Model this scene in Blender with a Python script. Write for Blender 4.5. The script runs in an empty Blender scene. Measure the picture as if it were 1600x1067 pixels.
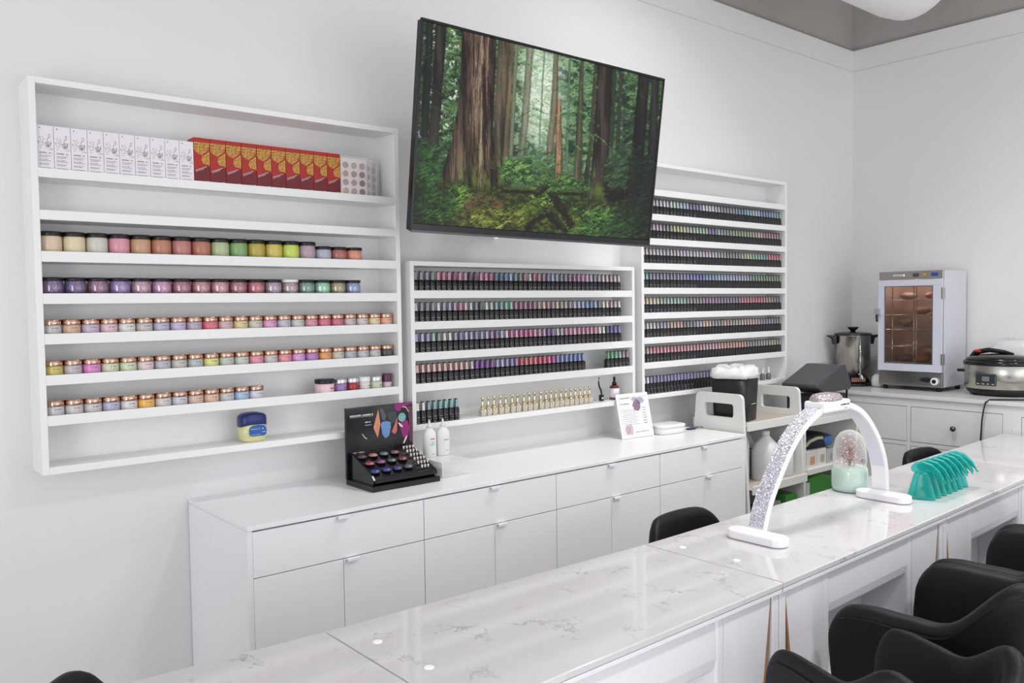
import bpy, math, random
import numpy as np
from mathutils import Vector, Matrix
random.seed(7)
rng = np.random.default_rng(11)
SC = bpy.context.scene
COL = SC.collection

# ---------------------------------------------------------------- camera
cam_d = bpy.data.cameras.new('camera')
cam = bpy.data.objects.new('camera', cam_d)
COL.objects.link(cam)
cam_d.sensor_width = 36.0
cam_d.lens = 1308.38 * 36.0 / 1600.0
cam_d.clip_start = 0.02
YAW, PITCH, ROLL = 0.69857, 0.04341, -0.01357
_cy, _sy, _cp, _sp = math.cos(YAW), math.sin(YAW), math.cos(PITCH), math.sin(PITCH)
_F = Vector((_sy * _cp, _cy * _cp, -_sp)); _R = Vector((_cy, -_sy, 0)); _U = _R.cross(_F)
_c, _s = math.cos(ROLL), math.sin(ROLL)
_r = _c * _R + _s * _U
_u = -_s * _R + _c * _U
cam.matrix_world = Matrix(((_r.x, _u.x, -_F.x, 0), (_r.y, _u.y, -_F.y, -2.85), (_r.z, _u.z, -_F.z, 1.5), (0, 0, 0, 1)))
SC.camera = cam

# ---------------------------------------------------------------- world, lamps, exposure
W = bpy.data.worlds.new('daylight'); SC.world = W; W.use_nodes = True
_bg = W.node_tree.nodes['Background']
_bg.inputs[0].default_value = (0.95, 0.965, 1.0, 1); _bg.inputs[1].default_value = 0.95
SC.view_settings.view_transform = 'Standard'
SC.view_settings.look = 'None'
SC.view_settings.gamma = 1.0
SC.view_settings.exposure = 0.16
SC.view_settings.use_curve_mapping = False

def area(name, loc, size, power, col=(1, 1, 1), rot=(0, 0, 0), shape='DISK', spread=180):
    l = bpy.data.lights.new(name, 'AREA'); l.shape = shape
    if shape == 'RECTANGLE': l.size, l.size_y = size
    else: l.size = size
    l.energy = power; l.color = col; l.spread = math.radians(spread)
    o = bpy.data.objects.new(name, l); COL.objects.link(o)
    o.location = loc; o.rotation_euler = rot
    return o
LG = dict(world=0.95, front_fill=30, side=44, left=0, mid=14, right=9, back=22, top=0)
_bg.inputs[1].default_value = LG['world']
PI2 = math.pi / 2
if LG['front_fill']: area('front_fill_light', (3.0, -5.9, 1.2), (4.6, 1.9), LG['front_fill'], (0.97, 0.985, 1.0), (PI2, 0, 0), 'RECTANGLE')  # unseen area light added behind the camera as frontal fill
if LG['side']: area('side_fill_light', (-1.9, -2.9, 0.85), (2.4, 1.3), LG['side'], (0.97, 0.985, 1.0), (0, -PI2, 0), 'RECTANGLE')  # fill light added out of view at left, brightens faces turned that way
for nm_, x, y in (('left', 1.0, -1.15), ('mid', 2.9, -1.1), ('right', 3.6, -1.2), ('back', 2.0, -3.3), ('back', 3.6, -3.2)):
    if LG[nm_]: area('ceiling_lamp', (x, y, 3.6), 0.35, LG[nm_], (1.0, 0.985, 0.965), spread=128)
if LG['top']: area('ceiling_panel', (1.8, -3.2, 4.1), (6.5, 4.5), LG['top'], (1.0, 0.99, 0.975), (0, 0, 0), 'RECTANGLE')

# ---------------------------------------------------------------- materials
def srgb(h):
    if isinstance(h, str):
        h = h.lstrip('#'); h = tuple(int(h[i:i + 2], 16) / 255 for i in (0, 2, 4))
    return tuple((c / 12.92 if c <= 0.04045 else ((c + 0.055) / 1.055) ** 2.4) for c in h[:3])
MATS = {}
def mat(name, col='ffffff', rough=0.5, metal=0.0, spec=0.5, bump=0.0, bscale=200, trans=0.0, ior=1.45, emit=None,
        estr=0.0, coat=0.0, alpha=1.0, aniso=0.0, var=0.0, vscale=5.0, objcol=False, sub=0.0):
    if name in MATS: return MATS[name]
    m = bpy.data.materials.new(name); m.use_nodes = True
    nt = m.node_tree; b = nt.nodes['Principled BSDF']
    c = srgb(col)
    b.inputs['Base Color'].default_value = (*c, 1)
    b.inputs['Roughness'].default_value = rough
    b.inputs['Metallic'].default_value = metal
    b.inputs['Specular IOR Level'].default_value = spec
    b.inputs['IOR'].default_value = ior
    b.inputs['Transmission Weight'].default_value = trans
    b.inputs['Coat Weight'].default_value = coat
    b.inputs['Coat Roughness'].default_value = 0.05
    b.inputs['Alpha'].default_value = alpha
    b.inputs['Anisotropic'].default_value = aniso
    if sub: b.inputs['Subsurface Weight'].default_value = sub; b.inputs['Subsurface Radius'].default_value = (.01, .01, .01)
    if emit:
        b.inputs['Emission Color'].default_value = (*srgb(emit), 1); b.inputs['Emission Strength'].default_value = estr
    if objcol:
        oi = nt.nodes.new('ShaderNodeObjectInfo'); nt.links.new(oi.outputs['Color'], b.inputs['Base Color'])
    tc = nt.nodes.new('ShaderNodeTexCoord')
    if var:
        n = nt.nodes.new('ShaderNodeTexNoise'); n.inputs['Scale'].default_value = vscale; n.inputs['Detail'].default_value = 4
        nt.links.new(tc.outputs['Object'], n.inputs['Vector'])
        mx = nt.nodes.new('ShaderNodeMix'); mx.data_type = 'RGBA'
        mx.inputs[6].default_value = (*[v * (1 - var) for v in c], 1); mx.inputs[7].default_value = (*[min(1, v * (1 + var)) for v in c], 1)
        nt.links.new(n.outputs['Fac'], mx.inputs[0]); nt.links.new(mx.outputs[2], b.inputs['Base Color'])
    if bump:
        n = nt.nodes.new('ShaderNodeTexNoise'); n.inputs['Scale'].default_value = bscale; n.inputs['Detail'].default_value = 5
        nt.links.new(tc.outputs['Object'], n.inputs['Vector'])
        bp = nt.nodes.new('ShaderNodeBump'); bp.inputs['Strength'].default_value = bump; bp.inputs['Distance'].default_value = 0.002
        nt.links.new(n.outputs['Fac'], bp.inputs['Height']); nt.links.new(bp.outputs['Normal'], b.inputs['Normal'])
    MATS[name] = m
    return m

WALL = mat('white_wall_paint', 'e6e5e6', 0.62, bump=0.10, bscale=60, var=0.008, vscale=1.5)
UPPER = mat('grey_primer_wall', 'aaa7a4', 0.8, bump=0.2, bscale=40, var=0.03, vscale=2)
CEIL = mat('ceiling_paint', 'c8c6c4', 0.85, bump=0.1)
FLOOR = mat('pale_vinyl_floor', 'c9c5c1', 0.45, var=0.08, vscale=3)
SHELFW = mat('white_lacquer_shelf', 'eeeeee', 0.38, bump=0.02)
CABW = mat('white_cabinet_laminate', 'f1f1f3', 0.30, bump=0.02)
TABW = mat('white_table_lacquer', 'e8e7ec', 0.22, bump=0.01)
CTRW = mat('white_painted_sideboard', 'dededc', 0.42, bump=0.03)
DARKGAP = mat('dark_recess', '3a3a3c', 0.7, var=0.05)
BLACKP = mat('black_plastic', '151517', 0.35, var=0.05)
BLACKG = mat('black_gloss_acrylic', '17171b', 0.12, var=0.05)
LEATHER = mat('black_faux_leather', '101013', 0.5, bump=0.25, bscale=420, spec=0.34)
STEEL = mat('brushed_steel', 'b9b6b0', 0.24, metal=1.0, aniso=0.5, var=0.05, vscale=30)
CHROME = mat('polished_chrome', 'e4e4e6', 0.08, metal=1.0, var=0.02)
WHITEP = mat('white_plastic', 'f0eff2', 0.3, var=0.01)
CARTW = mat('off_white_cart_plastic', 'e2e2de', 0.42, bump=0.03)
TINT = mat('coloured_content', 'ffffff', 0.35, objcol=True, coat=0.35)
GOLD = mat('rose_gold_lid', 'c8a592', 0.14, metal=1.0, var=0.22, vscale=120)
YGOLD = mat('pale_gold_metal', 'e4d6b4', 0.14, metal=1.0, var=0.1, vscale=80)
WOOD = mat('oak_trim', 'a87c54', 0.5, var=0.18, vscale=18)
INK = mat('grey_print', '8d8b92', 0.6, var=0.1)
INKD = mat('dark_print', '3c3a40', 0.6, var=0.1)
WHITEINK = mat('white_print', 'd8d8dc', 0.5, var=0.05)
FACEW = mat('satin_white_paper', 'e9e4ea', 0.4, var=0.01)

def glass(name, col='ffffff', rough=0.0, alpha=0.25, tint=None):
    """clear plastic or glass: a mix of transparent and glossy, weighted by the viewing angle"""
    if name in MATS: return MATS[name]
    m = bpy.data.materials.new(name); m.use_nodes = True; nt = m.node_tree
    for n in list(nt.nodes): nt.nodes.remove(n)
    out = nt.nodes.new('ShaderNodeOutputMaterial'); mx = nt.nodes.new('ShaderNodeMixShader')
    tr = nt.nodes.new('ShaderNodeBsdfTransparent'); gl = nt.nodes.new('ShaderNodeBsdfPrincipled'); lw = nt.nodes.new('ShaderNodeLayerWeight')
    tr.inputs[0].default_value = (*srgb(tint or 'ffffff'), 1)
    gl.inputs['Base Color'].default_value = (*srgb(col), 1); gl.inputs['Roughness'].default_value = rough; gl.inputs['Specular IOR Level'].default_value = 0.8
    lw.inputs['Blend'].default_value = 0.35
    mr = nt.nodes.new('ShaderNodeMapRange'); mr.inputs['To Min'].default_value = alpha; mr.inputs['To Max'].default_value = min(1, alpha + 0.6)
    nt.links.new(lw.outputs['Facing'], mr.inputs[0]); nt.links.new(mr.outputs[0], mx.inputs[0])
    nt.links.new(tr.outputs[0], mx.inputs[1]); nt.links.new(gl.outputs[0], mx.inputs[2]); nt.links.new(mx.outputs[0], out.inputs[0])
    MATS[name] = m
    return m
CLEAR = glass('clear_plastic', 'ffffff', 0.05, 0.12)
ACRYL = glass('clear_acrylic', 'f4f6f6', 0.04, 0.42)
GLASSD = glass('clear_glass_dome', 'ffffff', 0.02, 0.06)
OVENGL = glass('oven_door_glass', '8a807c', 0.03, 0.04, 'ece2dc')

def marble():
    m = bpy.data.materials.new('white_veined_marble'); m.use_nodes = True; nt = m.node_tree; b = nt.nodes['Principled BSDF']
    L = nt.links.new; N = nt.nodes.new
    tc = N('ShaderNodeTexCoord'); mp = N('ShaderNodeMapping'); mp.inputs['Rotation'].default_value = (0, 0, 0.5)
    L(tc.outputs['Object'], mp.inputs[0])
    n1 = N('ShaderNodeTexNoise'); n1.inputs['Scale'].default_value = 5; n1.inputs['Detail'].default_value = 6; n1.inputs['Roughness'].default_value = 0.65; L(mp.outputs[0], n1.inputs['Vector'])
    sub = N('ShaderNodeVectorMath'); sub.operation = 'SUBTRACT'; L(n1.outputs['Color'], sub.inputs[0]); sub.inputs[1].default_value = (.5, .5, .5)
    sc = N('ShaderNodeVectorMath'); sc.operation = 'SCALE'; sc.inputs['Scale'].default_value = 0.42; L(sub.outputs[0], sc.inputs[0])
    ad = N('ShaderNodeVectorMath'); ad.operation = 'ADD'; L(mp.outputs[0], ad.inputs[0]); L(sc.outputs[0], ad.inputs[1])
    v = N('ShaderNodeTexVoronoi'); v.feature = 'DISTANCE_TO_EDGE'; v.inputs['Scale'].default_value = 5.2; L(ad.outputs[0], v.inputs['Vector'])
    line = N('ShaderNodeMapRange'); line.inputs['From Min'].default_value = 0.0; line.inputs['From Max'].default_value = 0.030; line.inputs['To Min'].default_value = 1; line.inputs['To Max'].default_value = 0; L(v.outputs['Distance'], line.inputs[0])
    n2 = N('ShaderNodeTexNoise'); n2.inputs['Scale'].default_value = 9.0; n2.inputs['Detail'].default_value = 3; L(mp.outputs[0], n2.inputs['Vector'])
    mk = N('ShaderNodeMapRange'); mk.inputs['From Min'].default_value = 0.49; mk.inputs['From Max'].default_value = 0.64; L(n2.outputs['Fac'], mk.inputs[0])
    mu = N('ShaderNodeMath'); mu.operation = 'MULTIPLY'; L(line.outputs[0], mu.inputs[0]); L(mk.outputs[0], mu.inputs[1])
    n3 = N('ShaderNodeTexNoise'); n3.inputs['Scale'].default_value = 2.2; n3.inputs['Detail'].default_value = 4; L(mp.outputs[0], n3.inputs['Vector'])
    base = N('ShaderNodeMix'); base.data_type = 'RGBA'; base.inputs[6].default_value = (*srgb('cac8ca'), 1); base.inputs[7].default_value = (*srgb('d8d7d8'), 1); L(n3.outputs['Fac'], base.inputs[0])
    mx = N('ShaderNodeMix'); mx.data_type = 'RGBA'; mx.inputs[7].default_value = (*srgb('a6a4a8'), 1)
    L(mu.outputs[0], mx.inputs[0]); L(base.outputs[2], mx.inputs[6]); L(mx.outputs[2], b.inputs['Base Color'])
    b.inputs['Roughness'].default_value = 0.07; b.inputs['Specular IOR Level'].default_value = 0.5
    return m
MARBLE = marble()

def glitter(name, base, spark, scale=700, rough=0.25, metal=0.6):
    m = bpy.data.materials.new(name); m.use_nodes = True; nt = m.node_tree; b = nt.nodes['Principled BSDF']
    L = nt.links.new; N = nt.nodes.new
    tc = N('ShaderNodeTexCoord'); v = N('ShaderNodeTexVoronoi'); v.inputs['Scale'].default_value = scale; L(tc.outputs['Object'], v.inputs['Vector'])
    sx = N('ShaderNodeSeparateColor'); L(v.outputs['Color'], sx.inputs[0])
    cr = N('ShaderNodeValToRGB'); e = cr.color_ramp.elements
    e[0].position = 0.0; e[0].color = (*[c * 0.45 for c in srgb(base)], 1)
    e[1].position = 1.0; e[1].color = (*srgb(spark), 1)
    k = cr.color_ramp.elements.new(0.55); k.color = (*srgb(base), 1)
    L(sx.outputs[0], cr.inputs[0]); L(cr.outputs[0], b.inputs['Base Color'])
    nm = N('ShaderNodeVectorMath'); nm.operation = 'SUBTRACT'; L(v.outputs['Color'], nm.inputs[0]); nm.inputs[1].default_value = (.5, .5, .5)
    s2 = N('ShaderNodeVectorMath'); s2.operation = 'SCALE'; s2.inputs['Scale'].default_value = 0.9; L(nm.outputs[0], s2.inputs[0])
    g = N('ShaderNodeNewGeometry'); ad = N('ShaderNodeVectorMath'); ad.operation = 'ADD'; L(g.outputs['Normal'], ad.inputs[0]); L(s2.outputs[0], ad.inputs[1])
    no = N('ShaderNodeVectorMath'); no.operation = 'NORMALIZE'; L(ad.outputs[0], no.inputs[0]); L(no.outputs[0], b.inputs['Normal'])
    b.inputs['Roughness'].default_value = rough; b.inputs['Metallic'].default_value = metal
    return m
CRYSTAL = glitter('crystal_glitter', 'd4d4e2', 'ffffff', 380, 0.22, 0.25)
PINKCR = glitter('pink_crystal', 'd2c0c2', 'ffffff', 330, 0.18, 0.5)

def glitter_obj():
    """glittery powder in the colour of the object"""
    m = bpy.data.materials.new('glitter_powder'); m.use_nodes = True; nt = m.node_tree; b = nt.nodes['Principled BSDF']
    L = nt.links.new; N = nt.nodes.new
    oi = N('ShaderNodeObjectInfo'); tc = N('ShaderNodeTexCoord'); v = N('ShaderNodeTexVoronoi'); v.inputs['Scale'].default_value = 600; L(tc.outputs['Object'], v.inputs['Vector'])
    sx = N('ShaderNodeSeparateColor'); L(v.outputs['Color'], sx.inputs[0])
    mr = N('ShaderNodeMapRange'); mr.inputs['To Min'].default_value = 0.5; mr.inputs['To Max'].default_value = 1.5; L(sx.outputs[0], mr.inputs[0])
    sc = N('ShaderNodeVectorMath'); sc.operation = 'SCALE'; L(oi.outputs['Color'], sc.inputs[0]); L(mr.outputs[0], sc.inputs['Scale']); L(sc.outputs[0], b.inputs['Base Color'])
    b.inputs['Roughness'].default_value = 0.2; b.inputs['Metallic'].default_value = 0.35; b.inputs['Coat Weight'].default_value = 0.8
    return m
GLITP = glitter_obj()

def printed_black():
    """black label with two rows of fine print on the front"""
    m = bpy.data.materials.new('black_printed_bottle'); m.use_nodes = True; nt = m.node_tree; b = nt.nodes['Principled BSDF']
    L = nt.links.new; N = nt.nodes.new
    tc = N('ShaderNodeTexCoord'); oi = N('ShaderNodeObjectInfo')
    sep = N('ShaderNodeSeparateXYZ'); L(tc.outputs['Object'], sep.inputs[0])
    ad = N('ShaderNodeVectorMath'); ad.operation = 'ADD'; L(tc.outputs['Object'], ad.inputs[0])
    sc = N('ShaderNodeVectorMath'); sc.operation = 'SCALE'; L(oi.outputs['Location'], sc.inputs[0]); sc.inputs['Scale'].default_value = 7.3; L(sc.outputs[0], ad.inputs[1])
    n = N('ShaderNodeTexNoise'); n.inputs['Scale'].default_value = 420; n.inputs['Detail'].default_value = 2; L(ad.outputs[0], n.inputs['Vector'])
    th = N('ShaderNodeMath'); th.operation = 'GREATER_THAN'; th.inputs[1].default_value = 0.54; L(n.outputs['Fac'], th.inputs[0])
    w = N('ShaderNodeMath'); w.operation = 'PINGPONG'; w.inputs[1].default_value = 0.005; L(sep.outputs[2], w.inputs[0])
    t2 = N('ShaderNodeMath'); t2.operation = 'GREATER_THAN'; t2.inputs[1].default_value = 0.0028; L(w.outputs[0], t2.inputs[0])
    z1 = N('ShaderNodeMath'); z1.operation = 'LESS_THAN'; z1.inputs[1].default_value = 0.033; L(sep.outputs[2], z1.inputs[0])
    ax = N('ShaderNodeMath'); ax.operation = 'ABSOLUTE'; L(sep.outputs[0], ax.inputs[0])
    x1 = N('ShaderNodeMath'); x1.operation = 'LESS_THAN'; x1.inputs[1].default_value = 0.008; L(ax.outputs[0], x1.inputs[0])
    cur = th
    for k in (t2, z1, x1):
        mu = N('ShaderNodeMath'); mu.operation = 'MULTIPLY'; L(cur.outputs[0], mu.inputs[0]); L(k.outputs[0], mu.inputs[1]); cur = mu
    mx = N('ShaderNodeMix'); mx.data_type = 'RGBA'; mx.inputs[6].default_value = (*srgb('17151a'), 1); mx.inputs[7].default_value = (*srgb('a49ca0'), 1)
    L(cur.outputs[0], mx.inputs[0]); L(mx.outputs[2], b.inputs['Base Color']); b.inputs['Roughness'].default_value = 0.3
    return m
PRINTB = printed_black()

# ---------------------------------------------------------------- mesh helpers
class MB:
    def __init__(s): s.v = []; s.f = []; s.m = []; s.sm = []
    def add(s, vs, fs, mi=0, smooth=False):
        o = len(s.v); s.v += [tuple(p) for p in vs]
        for f in fs: s.f.append(tuple(i + o for i in f)); s.m.append(mi); s.sm.append(smooth)
        return s
    def box(s, x0, x1, y0, y1, z0, z1, mi=0):
        if x0 > x1: x0, x1 = x1, x0
        if y0 > y1: y0, y1 = y1, y0
        if z0 > z1: z0, z1 = z1, z0
        return s.add([(x0, y0, z0), (x1, y0, z0), (x1, y1, z0), (x0, y1, z0), (x0, y0, z1), (x1, y0, z1), (x1, y1, z1), (x0, y1, z1)],
                     [(0, 3, 2, 1), (4, 5, 6, 7), (0, 1, 5, 4), (1, 2, 6, 5), (2, 3, 7, 6), (3, 0, 4, 7)], mi)
    def lathe(s, prof, n=24, c=(0, 0), mi=0, sx=1.0, sy=1.0, smooth=True, ang0=0.0):
        """prof: list of (radius, z); closed at ends when the radius is 0, else capped"""
        vs = []; fs = []
        for r, z in prof:
            for k in range(n):
                a = 2 * math.pi * k / n + ang0
                vs.append((c[0] + r * math.cos(a) * sx, c[1] + r * math.sin(a) * sy, z))
        for j in range(len(prof) - 1):
            for k in range(n):
                k2 = (k + 1) % n
                fs.append((j * n + k, j * n + k2, (j + 1) * n + k2, (j + 1) * n + k))
        s.add(vs, fs, mi, smooth)
        o = len(s.v) - len(vs)
        s.f.append(tuple(o + k for k in reversed(range(n)))); s.m.append(mi); s.sm.append(False)
        s.f.append(tuple(o + (len(prof) - 1) * n + k for k in range(n))); s.m.append(mi); s.sm.append(False)
        return s
    def prism(s, poly, axis, a, b, mi=0, smooth=False):
        """poly in the other two axes, extruded along axis from a to b"""
        def P(p, t):
            if axis == 'x': return (t, p[0], p[1])
            if axis == 'y': return (p[0], t, p[1])
            return (p[0], p[1], t)
        n = len(poly); vs = [P(p, a) for p in poly] + [P(p, b) for p in poly]
        fs = [tuple(range(n)), tuple(reversed(range(n, 2 * n)))]
        s.add(vs, fs, mi)
        o = len(s.v) - 2 * n
        for k in range(n):
            k2 = (k + 1) % n
            s.f.append((o + k, o + k + n, o + k2 + n, o + k2)); s.m.append(mi); s.sm.append(smooth)
        return s
    def tube(s, pts, r, n=10, mi=0, caps=True):
        pts = [Vector(p) for p in pts]; rs = r if isinstance(r, (list, tuple)) else [r] * len(pts)
        vs = []; fs = []; up = Vector((0, 0, 1))
        for i, p in enumerate(pts):
            d = (pts[min(i + 1, len(pts) - 1)] - pts[max(i - 1, 0)]).normalized()
            a = d.cross(up)
            if a.length < 1e-3: a = d.cross(Vector((1, 0, 0)))
            a.normalize(); b = a.cross(d)
            for k in range(n):
                t = 2 * math.pi * k / n
                vs.append(p + (a * math.cos(t) + b * math.sin(t)) * rs[i])
        for j in range(len(pts) - 1):
            for k in range(n):
                k2 = (k + 1) % n
                fs.append((j * n + k, j * n + k2, (j + 1) * n + k2, (j + 1) * n + k))
        s.add(vs, fs, mi, True)
        if caps:
            o = len(s.v) - len(vs)
            s.f.append(tuple(o + k for k in range(n))); s.m.append(mi); s.sm.append(False)
            s.f.append(tuple(o + (len(pts) - 1) * n + k for k in reversed(range(n)))); s.m.append(mi); s.sm.append(False)
        return s
    def ball(s, c, r, n=12, m=8, mi=0, sx=1, sy=1, sz=1):
        prof = []
        for j in range(m + 1):
            a = -math.pi / 2 + math.pi * j / m
            prof.append((max(1e-4, r * math.cos(a)), c[2] + r * math.sin(a) * sz))
        return s.lathe(prof, n, (c[0], c[1]), mi, sx, sy)
    def build(s, name, mats, parent=None, loc=None, bevel=0, seg=2, auto=True, sub=0):
        me = bpy.data.meshes.new(name); me.from_pydata(s.v, [], s.f)
        for m in (mats if isinstance(mats, (list, tuple)) else [mats]): me.materials.append(m)
        me.polygons.foreach_set('material_index', s.m); me.polygons.foreach_set('use_smooth', s.sm)
        me.update()
        o = bpy.data.objects.new(name, me); COL.objects.link(o)
        if parent: o.parent = parent
        if loc is not None: o.location = loc
        if bevel:
            b = o.modifiers.new('bevel', 'BEVEL'); b.width = bevel; b.segments = seg; b.limit_method = 'ANGLE'; b.angle_limit = math.radians(40)
            b.harden_normals = False
        if sub:
            b = o.modifiers.new('sub', 'SUBSURF'); b.levels = sub; b.render_levels = sub
        return o

def thing(name, label, cat, loc=(0, 0, 0), rz=0.0, group=None):
    o = bpy.data.objects.new(name, None); COL.objects.link(o); o.empty_display_size = 0.05
    o.location = loc; o.rotation_euler = (0, 0, rz); o['label'] = label; o['category'] = cat
    if group: o['group'] = group
    return o
def tag(o, label, cat, group=None, kind=None):
    o['label'] = label; o['category'] = cat
    if group: o['group'] = group
    if kind: o['kind'] = kind
    return o
def struct(o): o['kind'] = 'structure'; return o
def dup(root, loc, rz=None, label=None, group=None):
    r = root.copy(); COL.objects.link(r); r.location = loc
    if rz is not None: r.rotation_euler = (0, 0, rz)
    if label: r['label'] = label
    if group: r['group'] = group
    for ch in CH[root.name]:
        c = ch.copy(); COL.objects.link(c); c.parent = r
        for g in CH.get(ch.name, []):
            d = g.copy(); COL.objects.link(d); d.parent = c
    return r
CH = {}
def index_children():
    CH.clear()
    for o in bpy.data.objects:
        if o.parent: CH.setdefault(o.parent.name, []).append(o)
ORD = lambda n: str(n) + ('th' if 10 <= n % 100 <= 20 else {1: 'st', 2: 'nd', 3: 'rd'}.get(n % 10, 'th'))
def cname(h):
    import colorsys
    r, g, b = (int(h[i:i + 2], 16) / 255 for i in (0, 2, 4))
    H, S, V = colorsys.rgb_to_hsv(r, g, b); H *= 360
    if S < 0.07: return 'white' if V > .84 else 'pale grey' if V > .72 else 'grey' if V > .45 else 'dark grey'
    pre = 'pale ' if S < .2 and V > .7 else 'deep ' if V < .55 else ''
    if H < 14 or H >= 345: n = 'pink' if S < .55 and V > .6 else 'red'
    elif H < 40: n = 'peach' if V > .75 else 'brown'
    elif H < 68: n = 'yellow' if S > .3 else 'cream'; pre = '' if n == 'cream' else pre
    elif H < 100: n = 'lime green'
    elif H < 165: n = 'green'
    elif H < 200: n = 'teal'
    elif H < 245: n = 'blue'
    elif H < 300: n = 'purple' if S > .25 else 'lilac'; pre = '' if n == 'lilac' else pre
    else: n = 'pink' if V > .7 else 'plum'
    return (pre + n).strip()
def glyphs(mb, x0, x1, z, h, y, axis='xz', mi=0, seed=0, gap=0.35, skew=0.0):
    """a row of small letter-like marks on the plane y"""
    r = random.Random(seed); x = x0; t = 0.0003
    while x < x1:
        w = h * r.uniform(.35, .7)
        if r.random() < .85:
            mb.box(x, min(x + w, x1), y - t, y, z + (x - x0) * skew, z + h * r.uniform(.75, 1) + (x - x0) * skew, mi)
        x += w + h * gap * r.uniform(.5, 1.4)
    return mb

# ================================================================ setting
XR = 5.39
struct(MB().box(-3.0, XR + 0.1, 0.0, 0.12, 0, 3.16).build('wall_back', WALL))
struct(MB().box(XR, XR + 0.12, -6.0, 0.0, 0, 3.16).build('wall_right', WALL))
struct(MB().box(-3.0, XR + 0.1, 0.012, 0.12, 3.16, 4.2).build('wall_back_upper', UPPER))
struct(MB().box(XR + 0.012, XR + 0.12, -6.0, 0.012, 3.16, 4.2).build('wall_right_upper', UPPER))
struct(MB().box(-3.0, XR + 0.1, -6.0, 0.12, -0.1, 0.0).build('floor', FLOOR))
struct(MB().box(-3.0, XR + 0.1, -6.0, 0.12, 4.2, 4.3).build('ceiling', CEIL))
struct(MB().box(-3.0, XR, -0.002, 0.0, 3.018, 3.022).build('trim_1', mat('joint_line', 'cfcdcb', 0.7, var=.02)))
struct(MB().box(XR - 0.002, XR, -6.0, -0.002, 3.018, 3.022).build('trim_2', MATS['joint_line']))
struct(MB().box(-3.0, XR, -0.004, 0.0, 3.155, 3.163).build('trim_3', mat('joint_shadow_bead', '8f8c8a', 0.8, var=.1)))
struct(MB().box(XR - 0.004, XR, -6.0, -0.004, 3.155, 3.163).build('trim_4', MATS['joint_shadow_bead']))

# ================================================================ wall rack units
def rack(x0, x1, z0, z1, tops, label):
    t = thing('wall_display_rack', label, 'shelf unit', (0, 0, 0))
    D = 0.137; th = 0.018
    f = MB()
    f.box(x0, x0 + th, -D, 0, z0, z1); f.box(x1 - th, x1, -D, 0, z0, z1)
    f.box(x0 + th, x1 - th, -D, 0, z1 - th, z1); f.box(x0 + th, x1 - th, -D, 0, z0, z0 + 0.022)
    f.build('frame', SHELFW, t, bevel=0.0012)
    MB().box(x0 + th, x1 - th, -0.008, -0.002, z0 + 0.022, z1 - th).build('back_panel', SHELFW, t)
    for zt, h in tops:
        s = MB(); s.box(x0 + th, x1 - th, -D + 0.004, -0.008, zt - h, zt - 0.011)
        s.box(x0 + th, x1 - th, -D + 0.001, -D + 0.009, zt - h, zt)
        s.build('shelf', SHELFW, t, bevel=0.0008)
    return t
LT = [(1.912, .027), (1.792, .028), (1.674, .031), (1.552, .031), (1.435, .031), (1.315, .030), (1.197, .030)]
MT = [(1.562, .031), (1.441, .031), (1.321, .032), (1.200, .032)]
RT = [(2.060, .031), (1.939, .031), (1.819, .032), (1.697, .031), (1.576, .031), (1.454, .031), (1.332, .031), (1.209, .031)]
rack(0.502, 1.731, 1.025, 2.169, LT, 'large white wall rack on the left holding boxes and colourful powder jars')
rack(1.773, 3.055, 1.018, 1.675, MT, 'short white wall rack under the television, full of nail polish bottles')
rack(3.106, 4.380, 1.0283, 2.19, RT, 'tall white wall rack right of the television, full of tiny polish bottles')

# ---------------------------------------------------------------- jars on the left rack
def jar_proto(name, r, h, lid_h, lid_mat, body_mat, lab=False, neck=True, hl=0.0):
    t = thing(name, '', 'jar')
    b = MB()
    hb = h - lid_h
    b.lathe([(r * .9, 0), (r * .985, 0.002), (r * .985, hb - 0.008), (r * .93, hb - 0.003), (r * .93, hb)], 28)
    b.build('jar_body', body_mat, t)
    l = MB(); l.lathe([(r * 1.0, hb), (r * 1.02, hb + 0.0012), (r * 1.02, h - 0.0018), (r * .97, h)], 28)
    l.build('lid', lid_mat, t)
    if lab:
        w = MB(); n = 10; vs = []; fs = []
        g = MB()
        rr = r * 1.0
        for i in range(3):
            zz = hb * (0.28 + 0.2 * i)
            a0, a1 = -1.75, -0.9 + .1 * (i % 2)
            k = 9
            for q in range(k):
                if (q * 7 + i * 3) % 5 == 0: continue
                a = a0 + (a1 - a0) * q / k; b2 = a + (a1 - a0) / k * 0.62
                hh = 0.0042 if i == 2 else 0.0018
                g.add([(rr * math.cos(a), rr * math.sin(a), zz), (rr * math.cos(b2), rr * math.sin(b2), zz), (rr * math.cos(b2), rr * math.sin(b2), zz + hh), (rr * math.cos(a), rr * math.sin(a), zz + hh)], [(0, 1, 2, 3)])
        g.build('print', INK, t)
    return t
blackjar = jar_proto('powder_jar', 0.0312, 0.070, 0.013, BLACKP, TINT)
glitjar = jar_proto('glitter_powder_jar', 0.0305, 0.0585, 0.0095, BLACKP, GLITP)
goldjar = jar_proto('dip_powder_jar', 0.0253, 0.0520, 0.0165, GOLD, TINT, lab=True)
index_children()
def soften(h, k=.22, g=198):
    return ''.join('%02x' % int(int(h[i:i + 2], 16) * (1 - k) + g * k * (.55 + .45 * max(int(h[j:j + 2], 16) for j in (0, 2, 4)) / 255)) for i in (0, 2, 4))
USED = set()
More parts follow.
